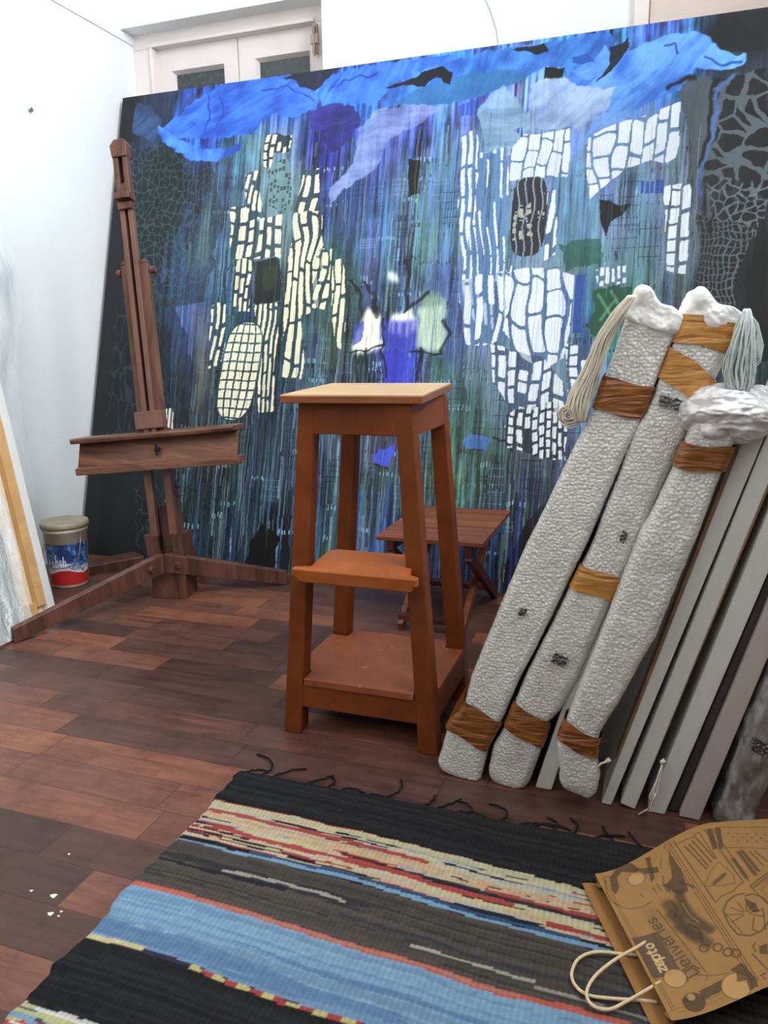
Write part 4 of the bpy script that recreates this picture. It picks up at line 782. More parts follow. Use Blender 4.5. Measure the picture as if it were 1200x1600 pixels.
# printed sleeve: navy and blue above, white brush lettering, red foot
n_, m_ = 60, 220
th = np.linspace(math.radians(-200), math.radians(20), m_); zz = np.linspace(0.012, 0.165, n_); TH, ZZ = np.meshgrid(th, zz)
RR = 0.0643 + (ZZ - 0.004) / 0.201 * 0.012 + 0.0006
PPb = np.stack([bc[0] + RR * np.cos(TH), bc[1] + RR * np.sin(TH), ZZ], -1)
cb = np.zeros(TH.shape + (3,)); X_ = (TH + math.pi / 2) * 0.07; wv = 0.008 * np.sin(X_ * 45)
cb[:] = lina((44, 88, 150)); blend(cb, fbm(X_ * 120, ZZ * 120, 5, 3) > 0.55, (130, 165, 200), 0.7); blend(cb, (ZZ > 0.095) & (fbm(X_ * 60, ZZ * 60, 9, 3) > 0.46), (34, 52, 96), 0.9)
blend(cb, ZZ < 0.086 + wv, (196, 204, 214)); blend(cb, (ZZ < 0.086 + wv) & (fbm(X_ * 150, ZZ * 110, 12, 2) > 0.55), (92, 104, 130), 0.8)
blend(cb, ZZ < 0.066 + wv, (236, 232, 230)); blend(cb, ZZ < 0.061 + wv, (186, 38, 40))
for pts in ([(-.012, .10), (-.004, .104), (-.001, .096), (-.010, .092), (-.008, .084), (.002, .086)], [(.010, .125), (.006, .085)], [(.006, .10), (.014, .106), (.016, .088)], [(-.03, .108), (-.024, .088), (-.018, .108)], [(.026, .106), (.022, .096), (.028, .092), (.024, .084)], [(.036, .12), (.033, .086)], [(.033, .10), (.041, .104), (.043, .087)]):
    blend(cb, stroke(X_, ZZ, pts, 0.0035), (232, 236, 240), 0.95)
npgrid('label_sleeve', PPb, attr_mat('printed_bucket_label', 0.4, 0.5), bk, cb)
hd = MB(); hp = []
for i in range(21):
    a = -0.5 + i / 20 * 2.1; hp.append((bc[0] + 0.083 + 0.022 * math.sin(math.pi * i / 20), bc[1] - 0.02 - 0.012 * math.sin(math.pi * i / 20), 0.208 - 0.125 * math.sin(math.pi * i / 20 * 0.5)))
hp = [(bc[0] + 0.080, bc[1] - 0.015, 0.205), (bc[0] + 0.088, bc[1] - 0.025, 0.195), (bc[0] + 0.094, bc[1] - 0.035, 0.170), (bc[0] + 0.096, bc[1] - 0.045, 0.140), (bc[0] + 0.092, bc[1] - 0.055, 0.112), (bc[0] + 0.080, bc[1] - 0.064, 0.094), (bc[0] + 0.060, bc[1] - 0.072, 0.086), (bc[0] + 0.03, bc[1] - 0.083, 0.082), (bc[0], bc[1] - 0.085, 0.084), (bc[0] - 0.04, bc[1] - 0.080, 0.09), (bc[0] - 0.078, bc[1] - 0.035, 0.13), (bc[0] - 0.081, bc[1], 0.205)]
MB().tube(hp, 0.0018, 6).build('wire_handle', M_metal, bk, smooth=True)
# low wooden plank lying by the painting's foot
p0, p1 = Vector((-2.03, 2.27, 0)), Vector((-1.93, 2.44, 0))
tag(MB().beam(p0 + Vector((0, 0, 0.018)), p1 + Vector((0.02, 0.02, 0.018)), 0.10, 0.036, (1, -0.4, 0)).build('wooden_offcut', M_easel, bevel=0.003), 'short brown wooden plank lying on the floor between bucket and painting', 'plank')

# ================================================================ CANVASES AGAINST THE LEFT WALL
def lean_frame(bot, tilt, y_lo, y_hi):
    """local frame of a canvas leaning on the left wall: a along y, b up the slope, c away from the wall"""
    o_ = Vector((bot, y_hi, 0)); up_ = Vector((-math.sin(tilt), 0, math.cos(tilt))); nn = Vector((math.cos(tilt), 0, math.sin(tilt)))
    return lambda a, b, c: o_ + Vector((0, -a, 0)) + up_ * b + nn * c
A = lean_frame(-1.782, math.radians(9.0), 0, 1.856); AH, AW, TH_ = 2.25, 1.5, 0.035
ca = thing('blank_canvas', A(AW / 2, 0, 0), 'tall white canvas leaning on the left wall, its bare stretcher and back outward', 'canvas')
zlift = 0.035 * math.sin(math.radians(9.0))
def abox(fr, a0, a1, b0, b1, c0, c1):
    return MB().hexa([fr(a0, b0, c0), fr(a1, b0, c0), fr(a1, b0, c1), fr(a0, b0, c1)], [fr(a0, b1, c0), fr(a1, b1, c0), fr(a1, b1, c1), fr(a0, b1, c1)])
abox(A, 0.004, AW - 0.004, 0.004, AH, -0.034, -0.026).build('canvas_back', M_ply, ca)
k = abox(A, 0, AW, 0.0, 0.018, -0.036, 0.001); k.v += []; 
m = MB()
for a0, a1, b0, b1 in ((0, 0.030, 0, AH), (AW - 0.03, AW, 0, AH), (0.03, AW - 0.03, 0, 0.026), (0.03, AW - 0.03, AH - 0.03, AH)):
    q = abox(A, a0, a1, b0, b1, -0.036, 0.001); m.add(q.v, q.f)
m.build('folded_canvas_edge', M_canvas, ca, bevel=0.002)
for a0, a1, b0, b1 in ((0.030, 0.062, 0.05, AH - 0.05), (AW - 0.062, AW - 0.030, 0.05, AH - 0.05)):
    abox(A, a0, a1, b0, b1, -0.026, -0.003).build('stretcher_bar', M_pale, ca, bevel=0.002)
for b0 in (0.026, 1.1, AH - 0.07):
    abox(A, 0.062, AW - 0.062, b0, b0 + 0.04, -0.026, -0.008).build('stretcher_bar', M_pale, ca, bevel=0.002)
# wrapped painting in front of it
B = lean_frame(-1.748, math.radians(9.2), 0, 1.72); BH, BW = 0.90, 1.15
cbk = thing('wrapped_painting', B(BW / 2, 0, 0), 'small grey and green painting in a plastic sleeve, leaning on the blank white canvas', 'painting')
bbody_ = abox(B, 0.03, BW, 0.012, BH, -0.030, 0.0).build('canvas_body', M_canvas, cbk)
bu = np.linspace(0.03, BW, 300); bv = np.linspace(0.012, BH, 420); BU, BV = np.meshgrid(bu, bv)
bcol = np.zeros(BU.shape + (3,)); bcol[:] = lina((128, 146, 144))
t1 = fbm(BU * 60, BV * 16, 61, 4); t2 = fbm(BU * 26, BV * 10, 62, 4)
blend(bcol, t2 > 0.52, (104, 126, 124), 0.9); blend(bcol, (t1 > 0.58), (40, 54, 54), 0.9); blend(bcol, (t2 < 0.38), (152, 168, 164), 0.9); blend(bcol, (t1 < 0.34), (66, 98, 92), 0.8)
blend(bcol, (BV > 0.36) & (BV < 0.42) & (BU < 0.08), (204, 216, 222), 0.8)
Bo = np.array(B(0, 0, 0.0012)); Ba = np.array(B(1, 0, 0.0012)) - Bo; Bb = np.array(B(0, 1, 0.0012)) - Bo
npgrid('painted_face', Bo + BU[..., None] * Ba + BV[..., None] * Bb, attr_mat('grey_green_painting', 0.6, 0.4), bbody_, bcol)
# its loose sleeve
fu = np.linspace(0.0, BW + 0.01, 90); fv = np.linspace(0.0, 1, 110); FU, FV = np.meshgrid(fu, fv); 
FB = 0.006 + FV * (BH + 0.02)
edge = 0.02 * (fbm(FV * 9, FV * 0, 66, 3) - 0.5)
cc = 0.004 + 0.007 * fbm(FU * 22, FB * 14, 67, 3)
FUe = FU + np.where(FU < 0.03, edge, 0)
Bc = np.array(B(0, 0, 1)) - np.array(B(0, 0, 0)); Bz = np.array(B(0, 0, 0))
npgrid('plastic_sleeve', Bz + FUe[..., None] * Ba + FB[..., None] * Bb + cc[..., None] * Bc, M_film2, cbk)
# big clear sheet hanging between the canvas and the wall
n_, m_ = 130, 90
t = np.linspace(0, 1, n_); sI = np.linspace(0, 1, m_); TT, SS = np.meshgrid(t, sI, indexing='ij')
zt = 0.02 + 1.19 * TT
prof_t = np.array([0.0, 0.2, 0.33, 0.5, 0.6, 0.72, 0.85, 0.93, 1.0])
yr = np.interp(t, prof_t, [2.165, 2.165, 2.17, 2.185, 2.20, 2.235, 2.30, 2.31, 2.27])
YY = 1.60 + (yr[:, None] - 1.60) * SS + 0.012 * (fbm(TT * 20, SS * 3, 71, 3) - 0.5) * SS
crk = np.clip((TT - 0.45) / 0.3, 0.15, 1)
XX = -2.075 - 0.155 * TT + 0.045 * (fbm(SS * 7, TT * 5, 72, 4) - 0.5) * crk + 0.012 * (fbm(SS * 40, TT * 9, 73, 3) - 0.5) * crk
XX = np.clip(XX, -2.252, None)
tag(npgrid('plastic_sheet', np.stack([XX, YY, zt], -1), film_mat('crinkled_clear_sheet', cloud=0.16, wr=22.0)), 'crinkled clear plastic sheet leaning on the left wall behind the blank canvas', 'plastic sheet')

# ================================================================ RUG
S = 0.0028; rx0, rx1, ry1, ry0 = -0.745, 0.42, 1.222, 0.18
xs = np.arange(rx0, rx1, S); ys = np.arange(ry0, ry1, S); GX, GY = np.meshgrid(xs, ys)
T = ry1 - GY - 0.035 * (GX - rx0) / 0.73
T = T + 0.020 * (fbm(GX * 4, T * 2.5, 31, 3) - 0.5) + 0.006 * (fbm(GX * 12, GY * 30, 32, 3) - 0.5)
rc = np.zeros(T.shape + (3,)); rc[:] = lina((40, 40, 42))
RS = np.random.RandomState(5)
def band(t0, t1, cols, rowh=0.0046, seed=0, seg=7.0, a=1.0, probs=None):
    m = (T >= t0) & (T < t1); row = np.floor(T / rowh + 0.5 * fbm(GX * 9, GY * 3, seed + 7, 2)).astype(int); off = np.random.RandomState(seed).rand(4096) * 50
    q = np.floor(GX * seg * (0.6 + off[row % 4096] / 50) + off[row % 4096] + 0.5 * vnoise(GX * 40, GY * 40, seed)).astype(int)
    pick = np.random.RandomState(seed + 1).choice(len(cols), 65536, p=probs); idx = pick[(row * 197 + q * 31) % 65536]
    c = lina(np.array(cols))[idx]; rc[m] = rc[m] * (1 - a) + c[m] * a
band(-0.05, 0.108, [(40, 40, 42), (44, 44, 46), (36, 36, 38), (50, 50, 51)], seed=1, seg=1.2)
cream = [(196, 190, 146), (206, 190, 150), (214, 172, 122), (176, 40, 42), (40, 44, 62), (188, 184, 170), (132, 160, 182), (44, 44, 46), (214, 196, 120)]
band(0.104, 0.214, cream, rowh=0.0040, seed=2, seg=7, probs=[.22, .16, .2, .08, .10, .08, .06, .07, .03])
def line(t0, w, rgb, x0=-1, x1=1, wav=0.006, seed=0, a=0.95):
    c = t0 + wav * 2 * (fbm(GX * 6, GX * 0 + seed, 200 + seed, 3) - 0.5)
    blend(rc, (np.abs(T - c) < w / 2 * (0.7 + 0.6 * fbm(GX * 25, GX * 0, seed, 2))) & (GX >= x0) & (GX < x1), rgb, a)
line(0.112, 0.010, (192, 190, 140), seed=1); line(0.139, 0.009, (180, 44, 42), seed=2, x1=-0.3); line(0.150, 0.008, (212, 168, 116), seed=3); line(0.160, 0.009, (214, 172, 120), seed=4, x0=-0.55)
line(0.172, 0.006, (40, 42, 46), seed=5, x0=-0.45); line(0.184, 0.010, (184, 36, 40), seed=6, x0=-0.7, x1=-0.15); line(0.205, 0.011, (172, 28, 42), seed=7, x0=-0.1); line(0.195, 0.006, (206, 196, 120), seed=8, x0=-0.3)
line(0.165, 0.007, (176, 36, 40), seed=9, x0=-0.2); line(0.178, 0.005, (40, 42, 48), seed=10, x0=-0.3)
line(0.217, 0.008, (44, 84, 124), seed=11, x0=-0.6, x1=-0.05); line(0.225, 0.008, (112, 164, 202), seed=11, x1=0.0)
band(0.230, 0.342, [(84, 77, 71), (78, 72, 67), (90, 82, 75), (66, 62, 60)], seed=3, seg=1.5, probs=[.4, .3, .2, .1])
blend(rc, (T > 0.262) & (T < 0.285) & (fbm(GX * 4, T * 60, 88, 3) > 0.54), (52, 54, 60), 0.8)
line(0.272, 0.006, (170, 164, 146), -0.62, -0.40, seed=12); line(0.283, 0.007, (40, 44, 54), -0.74, -0.5, seed=13); line(0.300, 0.006, (60, 64, 70), -0.4, 0.3, seed=14); line(0.316, 0.005, (176, 170, 150), -0.28, -0.1, seed=15); line(0.325, 0.004, (160, 150, 140), -0.1, 0.2, seed=16)
band(0.342, 0.352, [(214, 92, 66), (206, 84, 60), (190, 120, 96)], seed=4, seg=2)
band(0.352, 0.462, [(112, 164, 202), (98, 150, 192), (122, 170, 204), (86, 134, 182), (104, 148, 184)], seed=5, seg=1.6, probs=[.3, .25, .2, .1, .15])
blend(rc, (T > 0.40) & (T < 0.455) & (fbm(GX * 3, T * 55, 89, 3) > 0.56), (74, 118, 170), 0.7)
band(0.461, 0.468, [(40, 40, 46), (214, 200, 120), (60, 50, 80)], seed=6, seg=5)
blend(rc, (np.abs(T - 0.4655) < 0.004) & (((GX * 26) % 1) > 0.5) & (GX > -0.56), (206, 192, 96), 0.95); blend(rc, (np.abs(T - 0.4655) < 0.004) & (((GX * 26) % 1) < 0.5) & (GX > -0.56), (184, 46, 44), 0.95)
line(0.463, 0.008, (214, 200, 130), -0.75, -0.64, seed=17)
band(0.470, 0.585, [(40, 40, 42), (46, 46, 48), (36, 36, 38)], seed=7, seg=1.2)
band(0.585, 0.70, [(200, 200, 190), (60, 80, 110), (196, 60, 62), (190, 190, 120), (120, 160, 190), (220, 220, 214)], seed=8, seg=8)
band(0.70, 0.82, [(40, 40, 42), (46, 46, 48)], seed=9); band(0.82, 0.95, [(112, 164, 202), (98, 150, 192), (86, 134, 182)], seed=10, seg=1.6); band(0.95, 1.2, [(84, 77, 71), (78, 72, 67)], seed=12)
rc *= (0.86 + 0.28 * fbm(GX * 140, GY * 160, 77, 2))[..., None]
warp = 0.5 + 0.5 * np.cos(2 * math.pi * GX / 0.0084); rc *= (0.78 + 0.22 * np.clip(warp * 1.6, 0, 1))[..., None]
Z = 0.0045 + 0.0008 * warp + 0.0012 * fbm(GX * 30, GY * 190, 78, 2) + 0.003 * (fbm(GX * 5, GY * 5, 79, 2) - 0.4)
ex0 = 0.010 * (fbm(GY * 30, GY * 0, 44, 3) - 0.5); fade = np.clip((GX - rx0) / 0.10, 0, 1)
PX = GX + ex0 * (1 - fade) * 2.0; PY = GY + 0.006 * (fbm(GX * 10, GX * 0, 45, 3) - 0.5)
brd = np.minimum(np.minimum(GX - rx0, ry1 - GY), 1) ; Z = np.where(brd < 0.004, 0.0012, Z)
gry = rc.mean(-1, keepdims=True); rc = (gry + (rc - gry) * 0.74) * 0.80
rug = thing('rag_rug', (-0.2, 0.7, 0), 'striped woven rag rug in black, cream, red and blue on the wooden floor', 'rug')
npgrid('woven_field', np.stack([PX, PY, Z], -1), attr_mat('woven_cotton_rags', 0.95, 0.08), rug, rc)
MB().box((rx0 + 0.012, ry0, 0.0003), (rx1 - 0.004, ry1 - 0.014, 0.0012)).build('rug_underside', M_fringe, rug)
ff = random.Random(3)
spots = [(-0.735, 0.04), (-0.70, 0.10), (-0.672, 0.07), (-0.60, 0.06), (-0.56, 0.05), (-0.525, 0.06), (-0.475, 0.08), (-0.44, 0.085), (-0.36, 0.05), (-0.335, 0.06), (-0.30, 0.05), (-0.27, 0.055), (-0.215, 0.07), (-0.18, 0.05), (-0.155, 0.06), (-0.12, 0.05), (-0.09, 0.06), (-0.05, 0.05), (-0.01, 0.05), (0.04, 0.05)]
for x0, ln in spots:
    a = ff.uniform(0.5, 1.3) if ff.random() < 0.75 else ff.uniform(1.6, 2.4); pts = []; x, y = x0, ry1 - 0.008
    cv = ff.uniform(-1.6, 1.6)
    for i in range(12):
        pts.append((x, y, 0.0035 + 0.004 * math.sin(math.pi * i / 11) * ff.random())); x += math.cos(a) * ln / 8; y += math.sin(a) * ln / 12; a += cv * 0.16
    MB().tube(pts, 0.0021, 5).build('fringe_cord', M_fringe, rug, smooth=True)
# paint flecks on the floor by the rug
fk = MB()
for p in ((-0.897, 0.900, 0.000), (-0.824, 0.777, 0.000), (-0.809, 0.777, 0.000), (-0.891, 0.808, 0.000), (-0.848, 0.810, -0.000), (-0.812, 0.786, 0.000)):
    rr = ff.uniform(0.002, 0.006); fk.add([(p[0] + rr * math.cos(i * 1.05) * (1.6 if i % 2 else 0.7), p[1] + rr * math.sin(i * 1.05), 0.0006) for i in range(6)], [tuple(range(6))])
o_ = tag(fk.build('paint_flecks', M_canvas), 'white paint flecks on the wooden floor left of the rug', 'paint flecks'); o_['kind'] = 'stuff'

# ================================================================ PAPER BAG
bA = Vector((-0.037, 1.09, 0.03)); bB = Vector((0.071, 0.846, 0.03)); BWd = (bB - bA).length; eu = (bB - bA) / BWd; el = Vector((-eu.y, eu.x, 0)); el = el if el.x > 0 else -el; BL = 0.40
bag = thing('paper_bag', bA + eu * BWd / 2 + el * 0.2 - Vector((0, 0, 0.03)), 'brown printed paper carrier bag with cord handles lying on the rug corner', 'bag')
RUGZ = 0.0072
S2 = 0.0009
gu = np.arange(0, BWd + 1e-6, S2); gl_ = np.arange(0, BL, S2); BUu, BLl = np.meshgrid(gu, gl_)
tt = BUu / BWd; kk = np.clip(BLl / 0.19, 0, 1); sm = kk * kk * (3 - 2 * kk); zz = 0.03 + sm * (0.078 - 0.022 * tt)
zz = zz + 0.0012 * (fbm(BUu * 14, BLl * 14, 301, 3) - 0.5) + RUGZ * 0
e_u, e_l, b_A = np.array(eu), np.array(el), np.array(bA)
FP = b_A + BUu[..., None] * e_u + BLl[..., None] * e_l; FP[..., 2] = zz
kc_ = np.zeros(BUu.shape + (3,)); kc_[:] = lina((156, 118, 72)) * (0.92 + 0.16 * fbm(BUu * 90, BLl * 90, 303, 3))[..., None]
INK = (74, 60, 46); IN2 = (96, 78, 58)
def ink(pts, w=0.0016, c=INK, a=0.85): blend(kc_, stroke(BUu, BLl, pts, w), c, a)
def fill(pts, c=INK, a=0.8): blend(kc_, inpoly(BUu, BLl, pts), c, a)
# printed border lines, pictures and lettering (u along the mouth, l away from it)
for dl in (0.007, 0.0105): ink([(0.012, dl), (0.255, dl)], 0.0009)
ink([(0.012, 0.007), (0.010, 0.014), (0.014, 0.020), (0.010, 0.026)], 0.0012)
for u0 in (0.009, 0.014, 0.018): ink([(u0, 0.012), (u0, 0.10)], 0.0008, IN2, 0.6)
for u0 in (0.246, 0.251, 0.257): ink([(u0, 0.012), (u0, 0.135)], 0.0008, IN2, 0.7)
for dl in (0.108, 0.1115, 0.115): ink([(0.010, dl), (0.255, dl)], 0.0010)
ink([(0.010, 0.105), (0.004, 0.109), (0.006, 0.116), (0.012, 0.114)], 0.0014)
# portrait with a round eyeglass
ink([(0.016, 0.010), (0.043, 0.003), (0.061, 0.003), (0.073, 0.011), (0.082, 0.023), (0.086, 0.040), (0.083, 0.054)], 0.0014)
fill([(-0.005, 0.038), (0.001, 0.056), (0.021, 0.063), (0.022, 0.053), (0.010, 0.039), (0.018, 0.028), (0.036, 0.025), (0.050, 0.014), (0.038, 0.012), (0.014, 0.018)])
fill([(0.007, 0.077), (0.010, 0.083), (0.049, 0.074), (0.052, 0.067)]); fill([(0.015, 0.055), (0.033, 0.085), (0.043, 0.083), (0.027, 0.052)])
a0 = (0.034, 0.052); ink([(a0[0] + 0.0125 * math.cos(i * 0.3), a0[1] + 0.0125 * math.sin(i * 0.3)) for i in range(22)], 0.0018, (120, 100, 74))
blend(kc_, np.hypot(BUu - a0[0], BLl - a0[1]) < 0.011, (196, 158, 106), 0.6)
for q in ([(0.059, 0.072), (0.075, 0.073)], [(0.062, 0.065), (0.075, 0.066)], [(0.062, 0.046), (0.070, 0.047)], [(0.052, 0.085), (0.070, 0.079)], [(0.022, 0.096), (0.038, 0.087)], [(0.019, 0.109), (0.042, 0.099)]): ink(q, 0.0012)
fill([(0.026, 0.106), (0.030, 0.108), (0.058, 0.109), (0.097, 0.102), (0.097, 0.093), (0.083, 0.084), (0.069, 0.079), (0.064, 0.093)])
for i in range(5): ink([(x, y) for x, y in ([(0.062, 0.080), (0.086, 0.081)])] if i == 0 else [((0.061, 0.075)[0] + i * 0.004, (0.061, 0.075)[1] + i * 0.003), ((0.077, 0.076)[0] + i * 0.004, (0.077, 0.076)[1] + i * 0.003)], 0.0011)
# curved banner
ban = [(0.093, 0.090), (0.110, 0.087), (0.132, 0.087), (0.149, 0.092), (0.165, 0.098)]
ink(ban, 0.0135, INK, 0.85); ink([(u + 0.0, l) for u, l in ban[1:-1]], 0.0012, (170, 136, 92), 0.7)
# dark script line
for q in ([(0.100, 0.071), (0.127, 0.076)], [(0.119, 0.068), (0.147, 0.075)], [(0.142, 0.070), (0.166, 0.080)], [(0.159, 0.078), (0.182, 0.087)]): ink(q, 0.016, INK, 0.75)
for q in ([(0.099, 0.077), (0.114, 0.078), (0.125, 0.069)], [(0.144, 0.080), (0.158, 0.088), (0.176, 0.084)]): ink(q, 0.004, INK, 0.8)
for x, y in ((1100, 1482), (1112, 1484), (1118, 1494), (1124, 1497)):
    b_ = (0.186, 0.081); c_ = (b_[0] + (x - 1100) * 0.0005 + (y - 1482) * 0.0009, b_[1] + (x - 1100) * 0.0012)
    ink([(c_[0] + 0.0055 * math.cos(i * 0.6), c_[1] + 0.0055 * math.sin(i * 0.6)) for i in range(11)], 0.0022, INK, 0.8)
# lettering helper: strokes of a small alphabet, baseline running along -u, letter tops towards the mouth
GL = {'z': [[(0, 6), (5, 6), (0, 0), (5, 0)]], 'e': [[(0, 3), (5, 3), (5, 5), (3.5, 6), (1.2, 6), (0, 4.5), (0, 1.5), (1.2, 0), (4.5, 0.4)]],
      'p': [[(0, -3), (0, 6)], [(0, 5), (2, 6), (4, 6), (5, 4.5), (5, 1.5), (4, 0), (2, 0), (0, 1)]], 't': [[(2, 8.5), (2, 1), (3, 0), (4.2, 0.2)], [(0, 6), (4.2, 6)]],
      'o': [[(2.5, 6), (0.8, 5.4), (0, 3), (0.8, 0.6), (2.5, 0), (4.2, 0.6), (5, 3), (4.2, 5.4), (2.5, 6)]],
      'D': [[(0, 0), (0, 9), (3, 9), (6, 7), (6, 2), (3, 0), (0, 0)], [(-2, 10), (2, 11), (7, 9), (8.5, 5), (7, 0), (3, -2)]], 'l': [[(1, 9), (1, 0)]], 'i': [[(1, 6), (1, 0)], [(1, 8), (1, 8.6)]],
      'v': [[(0, 6), (2.5, 0), (5, 6)]], 'r': [[(0, 6), (0, 0)], [(0, 4.5), (2, 6), (4, 6)]], 's': [[(4.6, 5.4), (2.5, 6), (0.4, 5), (1, 3.4), (4, 2.6), (4.8, 1), (2.5, 0), (0.2, 0.6)]]}
def write(word, start, du, dl_, sc_, w, c, a=0.9, adv=7.0):
    """start: (u, l); du, dl_: reading direction"""
    n_ = math.hypot(du, dl_); rx_, ry_ = du / n_, dl_ / n_; x = 0.0
    for ch in word:
        for st_ in GL[ch]:
            ink([(start[0] + (rx_ * (x + px_) - ry_ * py_) * sc_, start[1] + (ry_ * (x + px_) + rx_ * py_) * sc_) for px_, py_ in st_], w, c, a)
        x += (4.0 if ch in 'li' else adv + (3 if ch == 'D' else 0))
z0_, o0_ = (0.190, 0.024), (0.148, 0.024)
bx = [(0.144, 0.009), (0.136, 0.042), (0.187, 0.048), (0.200, 0.014)]
ulo, uhi = min(z0_[0], o0_[0]) - 0.014, max(z0_[0], o0_[0]) + 0.014
fill([(ulo, 0.004), (uhi, 0.004), (uhi, 0.042), (ulo, 0.042)], (92, 74, 58), 0.92)
write('zepto', (z0_[0] + 0.006, 0.027), -1, 0, 0.00150, 0.0026, (206, 176, 130), 0.95, 6.6)
d0_, d1_ = (0.214, 0.060), (0.100, 0.046)
blend(kc_, stroke(BUu, BLl, [(d0_[0] - 0.004, d0_[1] - 0.004), (d1_[0], d1_[1])], 0.019), (126, 100, 70), 0.55)
write('Deliveries', (d0_[0], d0_[1]), d1_[0] - d0_[0], d1_[1] - d0_[1], math.hypot(d1_[0] - d0_[0], d1_[1] - d0_[1]) / 68, 0.0020, INK, 0.9)
ink([(d0_[0] + 0.004, d0_[1] + 0.008), (d1_[0], d1_[1] + 0.009)], 0.0012)
# hand with pan and round shapes near the lower corner
c0 = (0.210, 0.031); blend(kc_, np.hypot(BUu - c0[0], (BLl - c0[1])) < 0.014, (186, 148, 98), 0.8)
ink([(c0[0] + 0.014 * math.cos(i * 0.3), c0[1] + 0.014 * math.sin(i * 0.3)) for i in range(22)], 0.0010)
c0 = (0.249, 0.037); blend(kc_, np.hypot(BUu - c0[0], (BLl - c0[1])) < 0.0135, INK, 0.85); blend(kc_, np.hypot(BUu - c0[0] + .008, (BLl - c0[1])) < 0.005, (176, 138, 90), 0.8)
fill([(0.237, 0.049), (0.235, 0.080), (0.248, 0.076), (0.250, 0.049)]); c0 = (0.250, 0.090); blend(kc_, np.hypot(BUu - c0[0], BLl - c0[1]) < 0.017, (184, 144, 94), 0.9); ink([(c0[0] + 0.017 * math.cos(i * 0.3), c0[1] + 0.017 * math.sin(i * 0.3)) for i in range(22)], 0.0010)
fill([(0.228, 0.093), (0.226, 0.110), (0.252, 0.114), (0.261, 0.111), (0.263, 0.100), (0.249, 0.103), (0.246, 0.093), (0.235, 0.098)])
ink([(0.214, 0.055), (0.225, 0.072), (0.231, 0.090)], 0.0009); ink([(0.222, 0.068), (0.228, 0.063)], 0.0009); fill([(0.241, 0.024), (0.240, 0.034), (0.248, 0.029)])
# right hand picture panels
ink([(0.015, 0.125), (0.015, 0.137), (0.017, 0.144), (0.012, 0.158), (0.069, 0.157)], 0.0014); ink([(0.006, 0.121), (0.133, 0.123), (0.128, 0.134), (0.128, 0.151), (0.124, 0.157), (0.119, 0.170), (0.010, 0.167)], 0.0014)
for k_ in range(4): ink([(u, l) for u, l in [(0.025, 0.130), (0.078, 0.137)]] if k_ == 0 else [((0.025, 0.130)[0] - k_ * 0.0035 + 0.004, (0.025, 0.130)[1] + k_ * 0.0065), ((0.078, 0.137)[0] - k_ * 0.0035, (0.078, 0.137)[1] + k_ * 0.0065 - 0.002)], 0.0026, INK, 0.7)
ink([(0.102, 0.122), (0.085, 0.140), (0.074, 0.157), (0.102, 0.164), (0.117, 0.159), (0.113, 0.141), (0.102, 0.122)], 0.0010); ink([(0.105, 0.135), (0.098, 0.154)], 0.0055, INK, 0.8)
ink([(0.076, 0.099), (0.095, 0.110)], 0.004, INK, 0.7)
ink([(0.012, 0.172), (0.119, 0.170)], 0.0009); ink([(0.014, 0.179), (0.119, 0.178)], 0.0014)
fill([(0.012, 0.170), (0.011, 0.179), (0.052, 0.168), (0.052, 0.160)]); fill([(0.011, 0.183), (0.011, 0.193), (0.052, 0.176), (0.053, 0.169)]); ink([(0.012, 0.195), (0.018, 0.267)], 0.0012); ink([(0.053, 0.169), (0.062, 0.240)], 0.0012)
for x in range(1138, 1200, 11):
    for y in (1302, 1310, 1318): blend(kc_, stroke(BUu, BLl, [(u, l) for u, l in (((0.026, 0.198)[0] + (x - 1138) * 0.00017 + (y - 1302) * 0.0010, (0.026, 0.198)[1] + (x - 1138) * 0.00125 + (y - 1302) * 0.0004),)] * 2, 0.0035), INK, 0.7)
for q in ([(0.077, 0.178), (0.112, 0.178)], [(0.066, 0.192), (0.109, 0.193)], [(0.064, 0.199), (0.102, 0.201)]): ink(q, 0.0065, INK, 0.78)
for q in ([(0.065, 0.209), (0.094, 0.214)], [(0.066, 0.218), (0.087, 0.224)]): ink(q, 0.003, INK, 0.7)
ink([(0.141, 0.160), (0.141, 0.171), (0.150, 0.181), (0.170, 0.182), (0.188, 0.166), (0.197, 0.152), (0.198, 0.136), (0.189, 0.124), (0.169, 0.122), (0.150, 0.125), (0.139, 0.136), (0.135, 0.151), (0.137, 0.162)], 0.0020)
ink([(0.155, 0.126), (0.190, 0.130)], 0.0012)
for k_ in range(8): ink([((0.167, 0.148)[0] + 0.004 * math.cos(k_ * 0.55 + 1), (0.167, 0.148)[1] + 0.004 * math.sin(k_ * 0.55 + 1)), ((0.167, 0.148)[0] + 0.022 * math.cos(k_ * 0.55 + 1), (0.167, 0.148)[1] + 0.022 * math.sin(k_ * 0.55 + 1))], 0.0014)
fill([(0.143, 0.158), (0.157, 0.166), (0.170, 0.165), (0.169, 0.157), (0.157, 0.155)]); ink([(0.175, 0.154), (0.191, 0.143), (0.197, 0.148)], 0.0016); ink([(0.167, 0.171), (0.197, 0.157)], 0.0016)
ink([(0.128, 0.175), (0.108, 0.213)], 0.0018); ink([(0.128, 0.175), (0.161, 0.181)], 0.0018); ink([(0.131, 0.179), (0.115, 0.209)], 0.0040, IN2, 0.7); ink([(0.122, 0.205), (0.137, 0.186), (0.151, 0.187)], 0.005, (140, 96, 64), 0.6)
fill([(0.215, 0.138), (0.216, 0.149), (0.230, 0.141), (0.225, 0.134)]); ink([(0.220, 0.131), (0.212, 0.132), (0.209, 0.137)], 0.0016); ink([(0.221, 0.126), (0.249, 0.131)], 0.0016)
ink([(0.257, 0.122), (0.251, 0.121), (0.250, 0.127)], 0.0014)

npgrid('front_panel', FP, attr_mat('printed_kraft_paper', 0.75, 0.2), bag, kc_)
